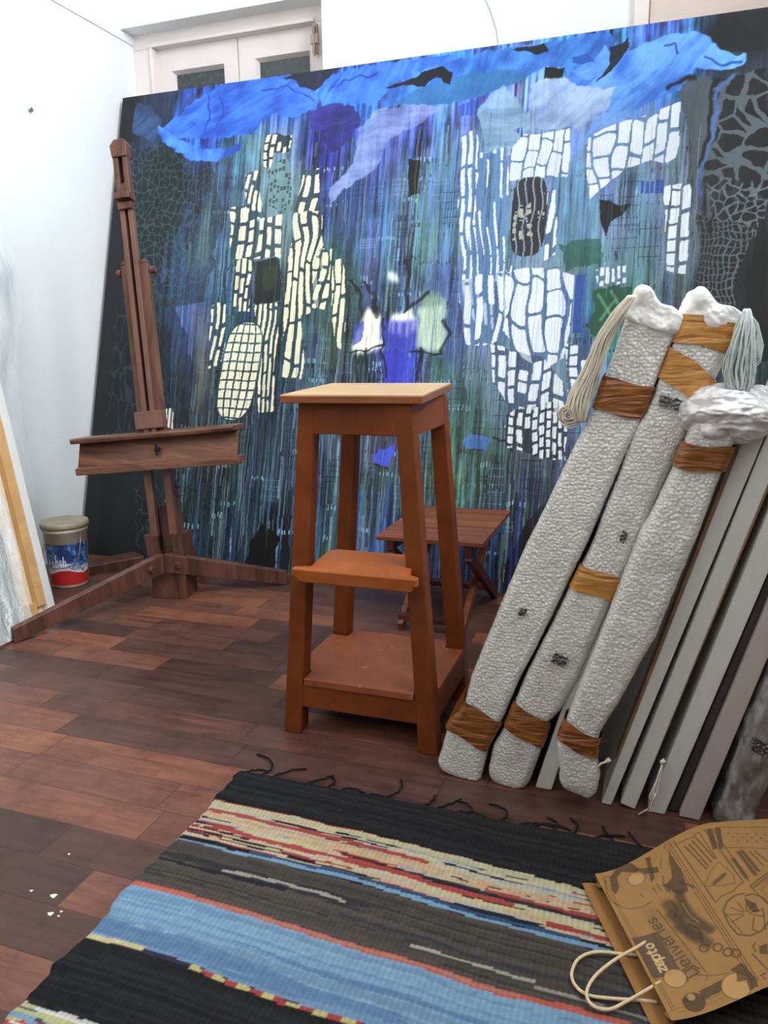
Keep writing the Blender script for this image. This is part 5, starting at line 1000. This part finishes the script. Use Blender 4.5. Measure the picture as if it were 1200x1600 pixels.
# back panel and gussets
gu2 = np.linspace(-0.004, BWd + 0.004, 30); gl2 = np.linspace(-0.019, BL, 40); U2, L2 = np.meshgrid(gu2, gl2)
U2 = U2 * (1 - np.clip(L2 * 1.6, 0, 0.075) / BWd)
BP = b_A + U2[..., None] * e_u + L2[..., None] * e_l; BP[..., 2] = RUGZ + 0.002 + 0.002 * (L2 < 0) 
npgrid('back_panel', BP, M_kraftin, bag)
for side in (0.0, BWd):
    rows = []
    for l in np.linspace(0.0, BL - 0.001, 40):
        t_ = side / BWd; k_ = min(1, l / 0.19); zt_ = 0.03 + k_ * k_ * (3 - 2 * k_) * (0.078 - 0.022 * t_)
        inn = (0.075 if side == 0 else -0.075) * min(1, 0.25 + l * 4)
        row = []
        for j in range(9):
            s_ = j / 8; fold = 1 - abs(2 * s_ - 1); p = bA + eu * (side + inn * fold - (min(l * 1.6, 0.075) * (1 - s_) if side else 0)) + el * l; row.append((p.x, p.y, RUGZ + 0.003 + (zt_ - RUGZ - 0.003) * s_))
        rows.append(row)
    MB().grid(rows).build('side_gusset', M_kraft, bag)
rows = [[tuple(bA + eu * u + el * (BL - 0.001) + Vector((0, 0, z - 0.03))) for u in np.linspace(0, BWd, 12)] for z in np.linspace(RUGZ + 0.003, 0.09, 8)]
MB().grid(rows).build('bag_bottom', M_kraft, bag)
def hnd(pts, name):
    P3 = [Vector(p) for p in pts]; out = []
    for i in range(len(P3) - 1):
        a, b, c, d = P3[max(0, i - 1)], P3[i], P3[i + 1], P3[min(len(P3) - 1, i + 2)]
        for k_ in range(6):
            t_ = k_ / 6; out.append(0.5 * ((2 * b) + (-a + c) * t_ + (2 * a - 5 * b + 4 * c - d) * t_ ** 2 + (-a + 3 * b - 3 * c + d) * t_ ** 3))
    out.append(P3[-1]); MB().tube(out, 0.0023, 7).build(name, M_cord, bag, smooth=True)
hnd([(0.042, 0.971, 0.030), (0.027, 0.952, 0.031), (-0.000, 0.924, 0.028), (-0.023, 0.895, 0.022), (-0.032, 0.869, 0.018), (-0.024, 0.855, 0.014), (-0.003, 0.856, 0.013), (0.022, 0.875, 0.018), (0.052, 0.898, 0.028), (0.065, 0.912, 0.028)], 'cord_handle')
hnd([(0.035, 0.962, 0.012), (0.008, 0.955, 0.013), (-0.026, 0.947, 0.013), (-0.047, 0.929, 0.012), (-0.054, 0.902, 0.011), (-0.047, 0.882, 0.011), (-0.029, 0.872, 0.011), (0.003, 0.876, 0.012), (0.034, 0.884, 0.012), (0.055, 0.889, 0.011)], 'cord_handle')

# ================================================================ THE ROW OF CANVASES LEANING TO THE RIGHT
class Slab:
    """a leaning slab: edges given in the x-z plane, sections square to its own axis"""
    def __init__(s, left, right, tilt, yf, depth, bottom=None, top=None):
        t = math.radians(tilt); s.d = np.array([math.sin(t), math.cos(t)]); s.e = np.array([math.cos(t), -math.sin(t)])
        L = np.array([[p[0], p[2]] for p in left]); Rr = np.array([[p[0], p[2]] for p in right])
        s.lh, s.lw = L @ s.d, L @ s.e; s.rh, s.rw = Rr @ s.d, Rr @ s.e
        i = np.argsort(s.lh); s.lh, s.lw = s.lh[i], s.lw[i]; i = np.argsort(s.rh); s.rh, s.rw = s.rh[i], s.rw[i]
        s.h0 = max(s.lh[0], s.rh[0]) if bottom is None else bottom; s.h1 = min(s.lh[-1], s.rh[-1]) if top is None else top
        s.yf, s.depth = yf, depth
        # put its lower right corner on the floor
    def ex(s, h, H, W):
        r = np.interp(h, H, W); k = (W[-1] - W[0]) / max(1e-6, H[-1] - H[0])
        return r + np.where(h > H[-1], (h - H[-1]) * k, 0) + np.where(h < H[0], (h - H[0]) * k, 0)
    def pt(s, h, a, y):
        h = np.asarray(h, float); wl = s.ex(h, s.lh, s.lw); wr = s.ex(h, s.rh, s.rw); w = wl + (wr - wl) * a
        return np.stack([h * s.d[0] + w * s.e[0], np.broadcast_to(y, h.shape), np.maximum(h * s.d[1] + w * s.e[1], 0.0015)], -1)
    def width(s, h): return float(s.ex(h, s.rh, s.rw) - s.ex(h, s.lh, s.lw))

def ring(sl, n=46, r=0.013, dense=0.07):
    """perimeter of a section: (across 0..1, depth offset, outward across, outward y)"""
    w = sl.width(0.5 * (sl.h0 + sl.h1)); q = r / w; P = []
    for a in np.linspace(1 - q, q, n): P.append((a, 0.0, 0, -1))
    for k in range(1, 6): t = math.pi / 2 * k / 6; P.append((q - q * math.sin(t), r - r * math.cos(t), -math.sin(t), -math.cos(t)))
    ys = list(np.linspace(r, dense, 14)) + list(np.linspace(dense + 0.03, sl.depth - r, 6)) if sl.depth > dense + 0.06 else list(np.linspace(r, sl.depth - r, 10))
    for y in ys: P.append((0.0, y, -1, 0))
    for k in range(1, 4): t = math.pi / 2 * k / 4; P.append((q - q * math.cos(t), sl.depth - r + r * math.sin(t), -math.cos(t), math.sin(t)))
    for a in np.linspace(q, 1 - q, 8): P.append((a, sl.depth, 0, 1))
    for k in range(1, 4): t = math.pi / 2 * k / 4; P.append((1 - q + q * math.sin(t), sl.depth - r + r * math.cos(t), math.sin(t), math.cos(t)))
    for y in ys[::-1]: P.append((1.0, y, 1, 0))
    for k in range(1, 6): t = math.pi / 2 * k / 6; P.append((1 - q + q * math.cos(t), r - r * math.sin(t), math.cos(t), -math.sin(t)))
    return np.array(P)

def loft(sl, h_of, n, amp, seed, off=0.0, n_ring=46, ends=True, bub=0.0, rnd_end=0.02, lump=0.0, r=0.013):
    P = ring(sl, n_ring, r); a, dy, na, ny = P.T; m = len(P); w = sl.width(0.5 * (sl.h0 + sl.h1)); V_ = []
    per = np.cumsum(np.r_[0, np.hypot(np.diff(a) * w, np.diff(dy))])
    for i in range(n):
        t = i / (n - 1); h = h_of(t, a); e = 1.0; tip = 0.8 if lump > 0.01 else 0.62
        if ends:
            dist = min((h - h_of(0.0, a)).mean(), (h_of(1.0, a) - h).mean()); k = min(1.0, max(0.0, dist / rnd_end)); e = math.sqrt(max(0.0, 1 - (1 - k) ** 2)) * (1 - tip) + tip
        nz = (fbm(h * 45 + seed * 3, per * 45, seed, 4) - 0.5) * amp + (fbm(h * 9, per * 9, seed + 9, 2) - 0.5) * lump
        if bub: nz = nz + bub * np.clip(1 - 2.2 * np.minimum(1, _vor(h * 95, per * 95, seed)), 0, 1)
        o = off + nz; aa = 0.5 + (a - 0.5) * e; wd = max(sl.width(float(h.mean())), 0.01)
        V_.append(sl.pt(h, aa + na * o / wd, sl.yf + dy + ny * o + (1 - e) * 0.02 * np.where(dy < sl.depth * 0.5, 1, -1)))
    V_ = np.array(V_); mb = MB(); mb.v = [tuple(map(float, p)) for p in V_.reshape(-1, 3)]
    mb.f = [(i * m + j, i * m + (j + 1) % m, (i + 1) * m + (j + 1) % m, (i + 1) * m + j) for i in range(n - 1) for j in range(m)]
    if ends: mb.f += [tuple(range(m))[::-1], tuple(range((n - 1) * m, n * m))]
    return mb
def _vor(x, y, seed):
    g = np.random.RandomState(seed + 500).rand(128, 128, 2); xi = np.floor(x).astype(int); yi = np.floor(y).astype(int); d1 = np.full(x.shape, 9.0)
    for i in (-1, 0, 1):
        for j in (-1, 0, 1):
            p = g[(xi + i) % 128, (yi + j) % 128] * 0.7 + 0.15; d1 = np.minimum(d1, np.hypot(xi + i + p[..., 0] - x, yi + j + p[..., 1] - y))
    return d1
def band_of(sl, parent, ha, hb, slant, mat, seed, amp=0.0022, name='tape', off=0.0035):
    f = lambda t, a: ha + (hb - ha) * t + slant * (a - 0.5) + 0.0022 * np.sin(a * 6 + seed)
    return loft(sl, f, 16, amp, seed, off, 40, False).build(name, mat, parent, smooth=True)
def hpos(sl, p): return float(np.dot([p[0], p[2]], sl.d))
def patch(sl, parent, p, wa, hh, mat, seed, name='dark_film_patch', rot=0.0):
    h = hpos(sl, p); w0 = float(np.dot([p[0], p[2]], sl.e)); wl = float(sl.ex(h, sl.lh, sl.lw)); a0 = (w0 - wl) / sl.width(h)
    R_ = np.random.RandomState(seed); rows = []
    for i in range(9):
        row = []
        for j in range(11):
            u, v = j / 10 - 0.5, i / 8 - 0.5
            uu = u * wa * (1 + 0.15 * R_.uniform(-1, 1)) + 0.0015 * R_.uniform(-1, 1); vv = v * hh * (1 + 0.15 * R_.uniform(-1, 1)) + rot * u * wa
            q = sl.pt(np.array([h + vv]), np.array([a0 + uu / sl.width(h)]), sl.yf - 0.0042 - 0.002 * R_.rand())[0]; row.append(tuple(q))
        rows.append(row)
    return MB().grid(rows).build(name, mat, parent, smooth=True)
def root(sl, name, label, cat, group=None):
    p = sl.pt(np.array([sl.h0]), np.array([1.0]), sl.yf)[0]; return thing(name, (float(p[0]), sl.yf + sl.depth / 2, 0), label, cat, group or 'canvases leaning in a row')

Y0 = 1.33
# first wrapped canvas (leftmost)
s1 = Slab([(-0.369, 1.330, -0.005), (-0.341, 1.330, 0.111), (-0.310, 1.330, 0.153), (-0.294, 1.330, 0.220), (-0.195, 1.330, 0.494), (-0.090, 1.330, 0.737), (-0.038, 1.330, 0.913)],
          [(-0.276, 1.330, -0.019), (-0.259, 1.330, 0.077), (-0.230, 1.330, 0.142), (-0.198, 1.330, 0.233), (-0.089, 1.330, 0.502), (-0.009, 1.330, 0.728), (0.045, 1.330, 0.891)], 19.5, Y0, 0.50)
r1 = root(s1, 'wrapped_canvas', 'bubble wrapped canvas beside the stool, leftmost of the leaning row', 'wrapped canvas')
hA = lambda s: (lambda t, a: s.h0 + (s.h1 - s.h0) * t + 0 * a)
loft(s1, hA(s1), 260, 0.0012, 1, 0, 50, True, 0.0008, 0.016, 0.006, 0.016).build('bubble_wrap_sleeve', M_bub, r1, smooth=True)
band_of(s1, r1, hpos(s1, (-0.309, 1.330, 0.091)), hpos(s1, (-0.284, 1.330, 0.151)) + 0.008, -0.006, M_tape, 31)
band_of(s1, r1, hpos(s1, (-0.054, 1.330, 0.731)), hpos(s1, (-0.041, 1.330, 0.786)), 0.012, M_tape, 32, 0.003)
loft(s1, lambda t, a: s1.h1 - 0.03 + (0.046 + 0.026 * (0.5 - a)) * t + 0.004 * np.sin(a * 9) * t, 30, 0.012, 33, 0.004, 46, True, 0, 0.012, 0.011).build('crumpled_foam_end', M_foam, r1, smooth=True)['label'] = 'white foam end of the wrapping'
patch(s1, r1, (-0.197, 1.330, 0.366), 0.012, 0.016, M_black, 41, rot=0.4)
# second wrapped canvas
s2 = Slab([(-0.265, 1.330, -0.010), (-0.250, 1.330, 0.081), (-0.229, 1.330, 0.123), (-0.211, 1.330, 0.172), (-0.189, 1.330, 0.234), (-0.080, 1.330, 0.503), (-0.019, 1.330, 0.704), (-0.003, 1.330, 0.733), (0.048, 1.330, 0.902)],
          [(-0.193, 1.330, -0.016), (-0.177, 1.330, 0.016), (-0.156, 1.330, 0.092), (-0.142, 1.330, 0.147), (-0.120, 1.330, 0.177), (-0.091, 1.330, 0.248), (0.004, 1.330, 0.526), (0.048, 1.330, 0.655), (0.081, 1.330, 0.743), (0.113, 1.330, 0.820), (0.134, 1.330, 0.888)], 19.5, Y0, 0.46)
r2 = root(s2, 'wrapped_canvas', 'bubble wrapped canvas with four amber tape bands, second from left in the leaning row', 'wrapped canvas')
loft(s2, hA(s2), 260, 0.0012, 2, 0, 50, True, 0.0008, 0.028, 0.006, 0.015).build('bubble_wrap_sleeve', M_bub2, r2, smooth=True)
band_of(s2, r2, hpos(s2, (-0.187, 1.330, 0.109)), hpos(s2, (-0.174, 1.330, 0.165)), -0.010, M_tape, 34)
band_of(s2, r2, hpos(s2, (-0.075, 1.330, 0.409)), hpos(s2, (-0.064, 1.330, 0.455)), 0.004, M_tapel, 35)
band_of(s2, r2, hpos(s2, (0.042, 1.330, 0.768)), hpos(s2, (0.056, 1.330, 0.817)), -0.028, M_tapel, 36)
band_of(s2, r2, hpos(s2, (0.075, 1.330, 0.838)), hpos(s2, (0.091, 1.330, 0.881)), 0.012, M_tapel, 37)
loft(s2, lambda t, a: s2.h1 - 0.020 + (0.044 + 0.020 * (0.4 - a)) * t + 0.004 * np.sin(a * 8 + 1) * t, 30, 0.012, 38, 0.003, 46, True, 0, 0.012, 0.011).build('crumpled_foam_end', M_foam, r2, smooth=True)['label'] = 'white foam end of the wrapping'
patch(s2, r2, (0.035, 1.330, 0.749), 0.040, 0.018, M_black, 42, rot=0.1); patch(s2, r2, (-0.028, 1.330, 0.521), 0.010, 0.020, M_black, 43, rot=-0.4); patch(s2, r2, (-0.127, 1.330, 0.281), 0.026, 0.020, M_black, 44)
# narrow blank canvas behind the third parcel
def canvas(left, right, tilt, label, mat, depth=0.52, top=None, wood_side=None, yf=Y0, name='stretched_canvas', seed=0):
    s = Slab(left, right, tilt, yf, depth, top=top)
    r_ = root(s, name, label, 'canvas')
    wl = 0.0; wr = 1.0; tw = 0.004 / s.width(s.h0)
    if wood_side == 'l': wl = tw
    if wood_side == 'r': wr = 1 - tw
    def blk(a0, a1, y0, y1, h0=s.h0, h1=s.h1):
        c = lambda h: [tuple(s.pt(np.array([h]), np.array([a]), y)[0]) for a, y in ((a0, y0), (a1, y0), (a1, y1), (a0, y1))]
        return MB().hexa(c(h0), c(h1))
    blk(wl, wr, yf, yf + depth).build('canvas_body', mat, r_, bevel=0.002)
    if wood_side:
        a0, a1 = (0.0, wl - 0.001) if wood_side == 'l' else (wr + 0.001, 1.0)
        blk(a0, a1, yf + 0.001, yf + 0.04, s.h0 + 0.10).build('stretcher_edge', M_pale_dull, r_)
    return s, r_
M_pale_dull = wood('old_stretcher_wood', lin(110, 84, 58), lin(150, 118, 84), 0.6, (12, 12, 3))
canvas([(-0.166, 1.345, -0.009), (-0.053, 1.345, 0.442)], [(-0.135, 1.345, -0.017), (-0.025, 1.345, 0.433)], 15.0, 'narrow blank white canvas edge showing between second and third bubble wrapped parcels', M_canvas, 0.5, 0.66, None, 1.345)
# third wrapped parcel, a shorter bundle in front
s3 = Slab([(-0.123, 1.285, 0.030), (-0.116, 1.285, 0.072), (-0.125, 1.285, 0.131), (-0.110, 1.285, 0.178), (-0.082, 1.285, 0.269), (0.001, 1.285, 0.542), (0.043, 1.285, 0.646), (0.057, 1.285, 0.691), (0.073, 1.285, 0.738)],
          [(-0.050, 1.285, 0.025), (-0.044, 1.285, 0.073), (-0.053, 1.285, 0.118), (-0.048, 1.285, 0.161), (-0.026, 1.285, 0.214), (0.001, 1.285, 0.281), (0.034, 1.285, 0.355), (0.068, 1.285, 0.477), (0.109, 1.285, 0.618), (0.130, 1.285, 0.688), (0.144, 1.285, 0.735)], 17.0, 1.285, 0.05, top=0.735)
r3 = root(s3, 'wrapped_canvas', 'shorter bubble wrapped bundle, third from left, propped in front of the white canvases', 'wrapped canvas')
loft(s3, hA(s3), 220, 0.0014, 3, 0, 50, True, 0.0009, 0.026, 0.007, 0.017).build('bubble_wrap_sleeve', M_bub, r3, smooth=True)
band_of(s3, r3, hpos(s3, (-0.088, 1.285, 0.129)), hpos(s3, (-0.081, 1.285, 0.170)), -0.006, M_tape, 39)
band_of(s3, r3, hpos(s3, (0.087, 1.285, 0.645)), hpos(s3, (0.093, 1.285, 0.687)), 0.016, M_tape, 40)
# the white canvases, left to right
canvas([(-0.045, 1.330, 0.003), (0.075, 1.330, 0.458), (0.135, 1.330, 0.678)], [(-0.023, 1.330, -0.003), (-0.016, 1.330, 0.025), (0.020, 1.330, 0.154), (0.110, 1.330, 0.462), (0.166, 1.330, 0.661)], 15.5,
       'blank canvas with white edge right beside the shorter bubble wrapped bundle', M_canvas, 0.52, 0.735, 'l')
canvas([(-0.007, 1.330, 0.009), (0.022, 1.330, 0.143), (0.113, 1.330, 0.462), (0.169, 1.330, 0.661)], [(0.022, 1.330, -0.003), (0.049, 1.330, 0.112), (0.148, 1.330, 0.465), (0.189, 1.330, 0.610)], 16.0,
       'blank white canvas in the middle of the row, knotted string hanging at its right edge', M_canvas, 0.52, 0.745, 'r')
canvas([(0.040, 1.330, -0.006), (0.163, 1.330, 0.466)], [(0.071, 1.330, -0.010), (0.199, 1.330, 0.464)], 16.5,
       'blank white canvas just right of the knotted string', M_canvas, 0.52, 0.82)
canvas([(0.076, 1.345, -0.010), (0.203, 1.345, 0.460)], [(0.093, 1.345, -0.012), (0.215, 1.345, 0.456)], 16.5,
       'thin dark edged canvas squeezed between the last two pale canvases', plain('dark_painted_canvas_edge', lin(70, 64, 66), 0.5, 0.25, 9.0), 0.5, 0.80, None, 1.345)
canvas([(0.095, 1.330, 0.001), (0.202, 1.330, 0.414)], [(0.130, 1.330, -0.007), (0.239, 1.330, 0.424)], 17.0,
       'blank canvas with warm grey edge, its foot just behind the paper bag', M_canvas3, 0.52, 0.84)
# last, in loose plastic
s6 = Slab([(0.145, 1.330, -0.005), (0.172, 1.330, 0.103), (0.195, 1.330, 0.217), (0.232, 1.330, 0.356)], [(0.215, 1.330, -0.018), (0.239, 1.330, 0.091), (0.297, 1.330, 0.347)], 20.0, Y0, 0.5, top=1.42)
r6 = root(s6, 'plastic_wrapped_canvas', 'grey canvas in loose clear plastic, rightmost of the row behind the paper bag', 'wrapped canvas')
c4 = lambda h, i: [tuple(s6.pt(np.array([h]), np.array([a]), y)[0]) for a, y in ((0.14, Y0 + 0.012), (0.95, Y0 + 0.012), (0.95, Y0 + 0.49), (0.14, Y0 + 0.49))]
MB().hexa(c4(s6.h0 + 0.01, 0), c4(1.41, 0)).build('canvas_body', plain('pinkish_grey_canvas', lin(168, 156, 154), 0.6, 0.12, 10.0), r6, bevel=0.002)
loft(s6, hA(s6), 160, 0.016, 61, 0.0, 40, True, 0, 0.03, 0.02).build('loose_plastic', film_mat('loose_clear_wrap', cloud=0.42, wr=30.0), r6, smooth=True)
patch(s6, r6, (0.218, 1.330, 0.164), 0.035, 0.024, M_black, 47)

# crumpled bubble wrap heaped on the shorter canvases
def crumple(name, c, rad, mat, seed, amp, label, cat='bubble wrap', fl_=None):
    n_, m_ = 90, 130; ph_ = np.linspace(0.02, math.pi - 0.02, n_); th_ = np.linspace(0, 2 * math.pi, m_); TH2, PH2 = np.meshgrid(th_, ph_)
    x = np.sin(PH2) * np.cos(TH2); y = np.sin(PH2) * np.sin(TH2); z = np.cos(PH2)
    q = lambda f, s: fbm(x * f + 20, y * f + z * f * 1.7 + 20, s, 4) * 0.5 + fbm(z * f + 40, x * f - y * f + 40, s + 5, 4) * 0.5
    ridge = 1 - np.abs(2 * q(1.7, seed) - 1) * 2; w_ = 1 + amp * (ridge - 0.5) + amp * 0.55 * (q(4.5, seed + 3) - 0.5) + 0.02 * (q(16.0, seed + 6) - 0.5)
    P_ = np.stack([c[0] + rad[0] * x * w_, c[1] + rad[1] * y * w_, c[2] + rad[2] * z * w_], -1)
    if fl_ is not None: P_[..., 2] = np.maximum(P_[..., 2], fl_ + 0.0)
    P_[:, -1] = P_[:, 0]
    return tag(npgrid(name, P_, mat), label, cat)
cm = (0.120, 1.340, 0.729)
crumple('crumpled_bubble_wrap', (cm[0], 1.345, cm[2] + 0.004), (0.070, 0.085, 0.047), M_bub3, 81, 0.2, 'shiny crumpled bubble wrap bundled above the short taped bundle')
cm = (0.172, 1.400, 0.712)
crumple('crumpled_bubble_wrap', (cm[0] + 0.015, 1.42, cm[2] - 0.006), (0.055, 0.075, 0.060), M_bub, 84, 0.3, 'dull crumpled bubble wrap at the right edge, behind the shiny bundle')

# hanks of string hung over the tops
def hank(name, path, width, n, mat, label, seed, rad=0.0011, loop=0.0):
    R_ = np.random.RandomState(seed); mb = MB(); path = [np.array(p, float) for p in path]; K = len(path)
    for i in range(n):
        a = R_.uniform(0, 2 * math.pi); q = math.sqrt(R_.rand()); ox, oy = q * math.cos(a), q * math.sin(a); ph_ = R_.uniform(0, 6); pts = []
        for k in range(0, 26):
            t = k / 25 * (K - 1); j = min(K - 2, int(t)); f = t - j
            p_1, p0_, p1_, p2_ = path[max(0, j - 1)], path[j], path[j + 1], path[min(K - 1, j + 2)]
            c_ = 0.5 * (2 * p0_ + (p1_ - p_1) * f + (2 * p_1 - 5 * p0_ + 4 * p1_ - p2_) * f * f + (-p_1 + 3 * p0_ - 3 * p1_ + p2_) * f ** 3)
            w_ = np.interp(t, range(K), width)
            pts.append((c_[0] + ox * w_ + 0.0012 * math.sin(k * 0.7 + ph_), c_[1] + oy * min(w_, 0.02) + 0.001 * math.cos(k * 0.5 + ph_), c_[2] + (0.012 * abs(ox) * loop if k > 20 else 0)))
        mb.tube(pts, rad, 4)
    return tag(mb.build(name, mat, smooth=True), label, 'string', 'string hanks over the wrapped canvases')
hank('string_hank', [(-0.035, 1.310, 0.920), (-0.055, 1.315, 0.891), (-0.076, 1.320, 0.853), (-0.090, 1.325, 0.811), (-0.106, 1.330, 0.771), (-0.114, 1.330, 0.741), (-0.110, 1.330, 0.715)], [0.006, 0.012, 0.013, 0.015, 0.020, 0.021, 0.006], 110, M_string,
     'cream string hank hanging down the left edge of the leftmost wrapped canvas', 3)
# the loose coil below it
mb = MB(); cc_ = (-0.128, 1.335, 0.727); RC = np.random.RandomState(8)
for i in range(34):
    r_ = RC.uniform(0.008, 0.021); ax = RC.uniform(0.7, 1.0); o2 = RC.uniform(-0.004, 0.004, 3)
    mb.tube([(cc_[0] + o2[0] + r_ * math.cos(a), 1.335 + o2[1] + 0.008 * math.sin(a + i), cc_[2] + o2[2] + r_ * ax * math.sin(a)) for a in np.linspace(0, 2 * math.pi, 22)[:-1]], 0.0011, 4, closed=True)
tag(mb.build('string_coil', M_string, smooth=True), 'small cream string coil at the bottom of the left hank', 'string')
h0_ = [(0.133, 1.315, 0.895), (0.132, 1.312, 0.864), (0.130, 1.310, 0.830), (0.129, 1.310, 0.801), (0.131, 1.310, 0.778), (0.133, 1.310, 0.768)]
hank('string_hank', h0_, [0.003, 0.014, 0.020, 0.024, 0.019, 0.007], 110, M_string2, 'pale grey string hank hanging from the top of the second wrapped canvas', 5)
ob = bpy.data.objects['string_hank.001']; mb = MB()
for i in range(9):
    e_ = i * 1.6; q = [(0.134, 1.312, 0.892), (0.150, 1.312, 0.872), (0.160, 1.312, 0.840), (0.158, 1.312, 0.815), (0.148, 1.312, 0.803), (0.136, 1.312, 0.821)]
    c_ = np.array(q[0]); mb.tube([tuple(c_ + (np.array(p) - c_) * (1 - 0.045 * i)) for p in q], 0.0011, 4)
mb.build('loose_strands', M_string2, ob, smooth=True)
# knotted string between the white canvases
mb = MB(); k0 = (0.061, 1.322, 0.112)
for q in ([(0.061, 1.322, 0.114), (0.060, 1.322, 0.093), (0.054, 1.318, 0.049), (0.045, 1.314, 0.021), (0.026, 1.310, 0.006)], [(0.062, 1.322, 0.115), (0.056, 1.320, 0.087), (0.048, 1.316, 0.049), (0.041, 1.312, 0.014)], [(0.061, 1.322, 0.112), (0.053, 1.320, 0.076), (0.042, 1.316, 0.041), (0.049, 1.314, 0.030), (0.052, 1.314, 0.051)]):
    mb.tube(q, 0.0014, 5)
mb.tube([(k0[0] - 0.003, k0[1], k0[2] - 0.003), (k0[0] + 0.003, k0[1], k0[2] + 0.003)], 0.004, 8)
tag(mb.build('knotted_string', M_string, smooth=True), 'thin knotted string dangling to the floor between two white canvases', 'string')
mb = MB(); k0 = (-0.033, 1.322, 0.097)
mb.tube([(-0.032, 1.322, 0.100), (-0.037, 1.310, 0.100), (-0.045, 1.305, 0.098), (-0.050, 1.305, 0.088)], 0.002, 6).tube([(k0[0] - 0.003, k0[1], k0[2] - 0.003), (k0[0] + 0.003, k0[1], k0[2] + 0.003)], 0.0045, 8)
tag(mb.build('knotted_string', M_string, smooth=True), 'short white string tail knotted beside the foot of the shorter bundle', 'string')

# ================================================================ LIGHT, SKY, CAMERA
SKY_LO, SKY_HI = 6.5, 50.0
sc_ = bpy.context.scene
wd = bpy.data.worlds.new('daylight'); sc_.world = wd; wd.use_nodes = True
wt = wd.node_tree; bg = wt.nodes['Background']; bg.inputs['Color'].default_value = (0.92, 0.965, 1.0, 1)
# overcast sky, made far brighter to the right, dimmed behind, to balance the windows
tcw = wt.nodes.new('ShaderNodeTexCoord'); dot = wt.nodes.new('ShaderNodeVectorMath'); dot.operation = 'DOT_PRODUCT'; dot.inputs[1].default_value = (0.92, 0.15, 0.36)
wt.links.new(tcw.outputs['Generated'], dot.inputs[0])
mr = wt.nodes.new('ShaderNodeMapRange'); mr.inputs['From Min'].default_value = 0.15; mr.inputs['From Max'].default_value = 0.85; mr.inputs['To Min'].default_value = SKY_LO; mr.inputs['To Max'].default_value = SKY_HI
wt.links.new(dot.outputs['Value'], mr.inputs['Value']); wt.links.new(mr.outputs['Result'], bg.inputs['Strength'])
al = bpy.data.lights.new('window_portal', 'AREA'); al.shape = 'RECTANGLE'; al.size = WX1 - WX0; al.size_y = WZ1 - WZ0; al.energy = 1.0
al.cycles.is_portal = True
ao = bpy.data.objects.new('window_portal', al); C.objects.link(ao); ao.location = ((WX0 + WX1) / 2, YB - 0.13, (WZ0 + WZ1) / 2); ao.rotation_euler = (math.radians(90), 0, 0)
al2 = bpy.data.lights.new('side_window_portal', 'AREA'); al2.shape = 'RECTANGLE'; al2.size = SY1 - SY0; al2.size_y = SZ1 - SZ0; al2.energy = 1.0; al2.cycles.is_portal = True
ao2 = bpy.data.objects.new('side_window_portal', al2); C.objects.link(ao2); ao2.location = (XR + 0.13, (SY0 + SY1) / 2, (SZ0 + SZ1) / 2); ao2.rotation_euler = (math.radians(90), 0, math.radians(90))
cam = bpy.data.cameras.new('camera'); co = bpy.data.objects.new('camera', cam); C.objects.link(co); sc_.camera = co
pit, yaw, roll = 0.2184, 0.3365, -0.0137
F0 = Vector((-math.sin(yaw), math.cos(yaw), 0)); R0 = Vector((math.cos(yaw), math.sin(yaw), 0)); Z0 = Vector((0, 0, 1))
fwd = F0 * math.cos(pit) - Z0 * math.sin(pit); up0 = F0 * math.sin(pit) + Z0 * math.cos(pit)
rt = R0 * math.cos(roll) + up0 * math.sin(roll); up = -R0 * math.sin(roll) + up0 * math.cos(roll)
co.matrix_world = Matrix(((rt.x, up.x, -fwd.x, 0), (rt.y, up.y, -fwd.y, 0), (rt.z, up.z, -fwd.z, 0.85), (0, 0, 0, 1)))
cam.sensor_fit = 'VERTICAL'; cam.sensor_height = 36.0; cam.sensor_width = 27.0; cam.lens = 1183.1 / 1600 * 36.0; cam.clip_start = 0.02
vs_ = sc_.view_settings; vs_.view_transform = 'Standard'; vs_.look = 'None'; vs_.exposure = -1.75; vs_.gamma = 1.0; vs_.use_curve_mapping = False
sc_.cycles.use_denoising = True; sc_.cycles.max_bounces = 10; sc_.cycles.diffuse_bounces = 5; sc_.cycles.transparent_max_bounces = 16; sc_.cycles.sample_clamp_indirect = 8.0
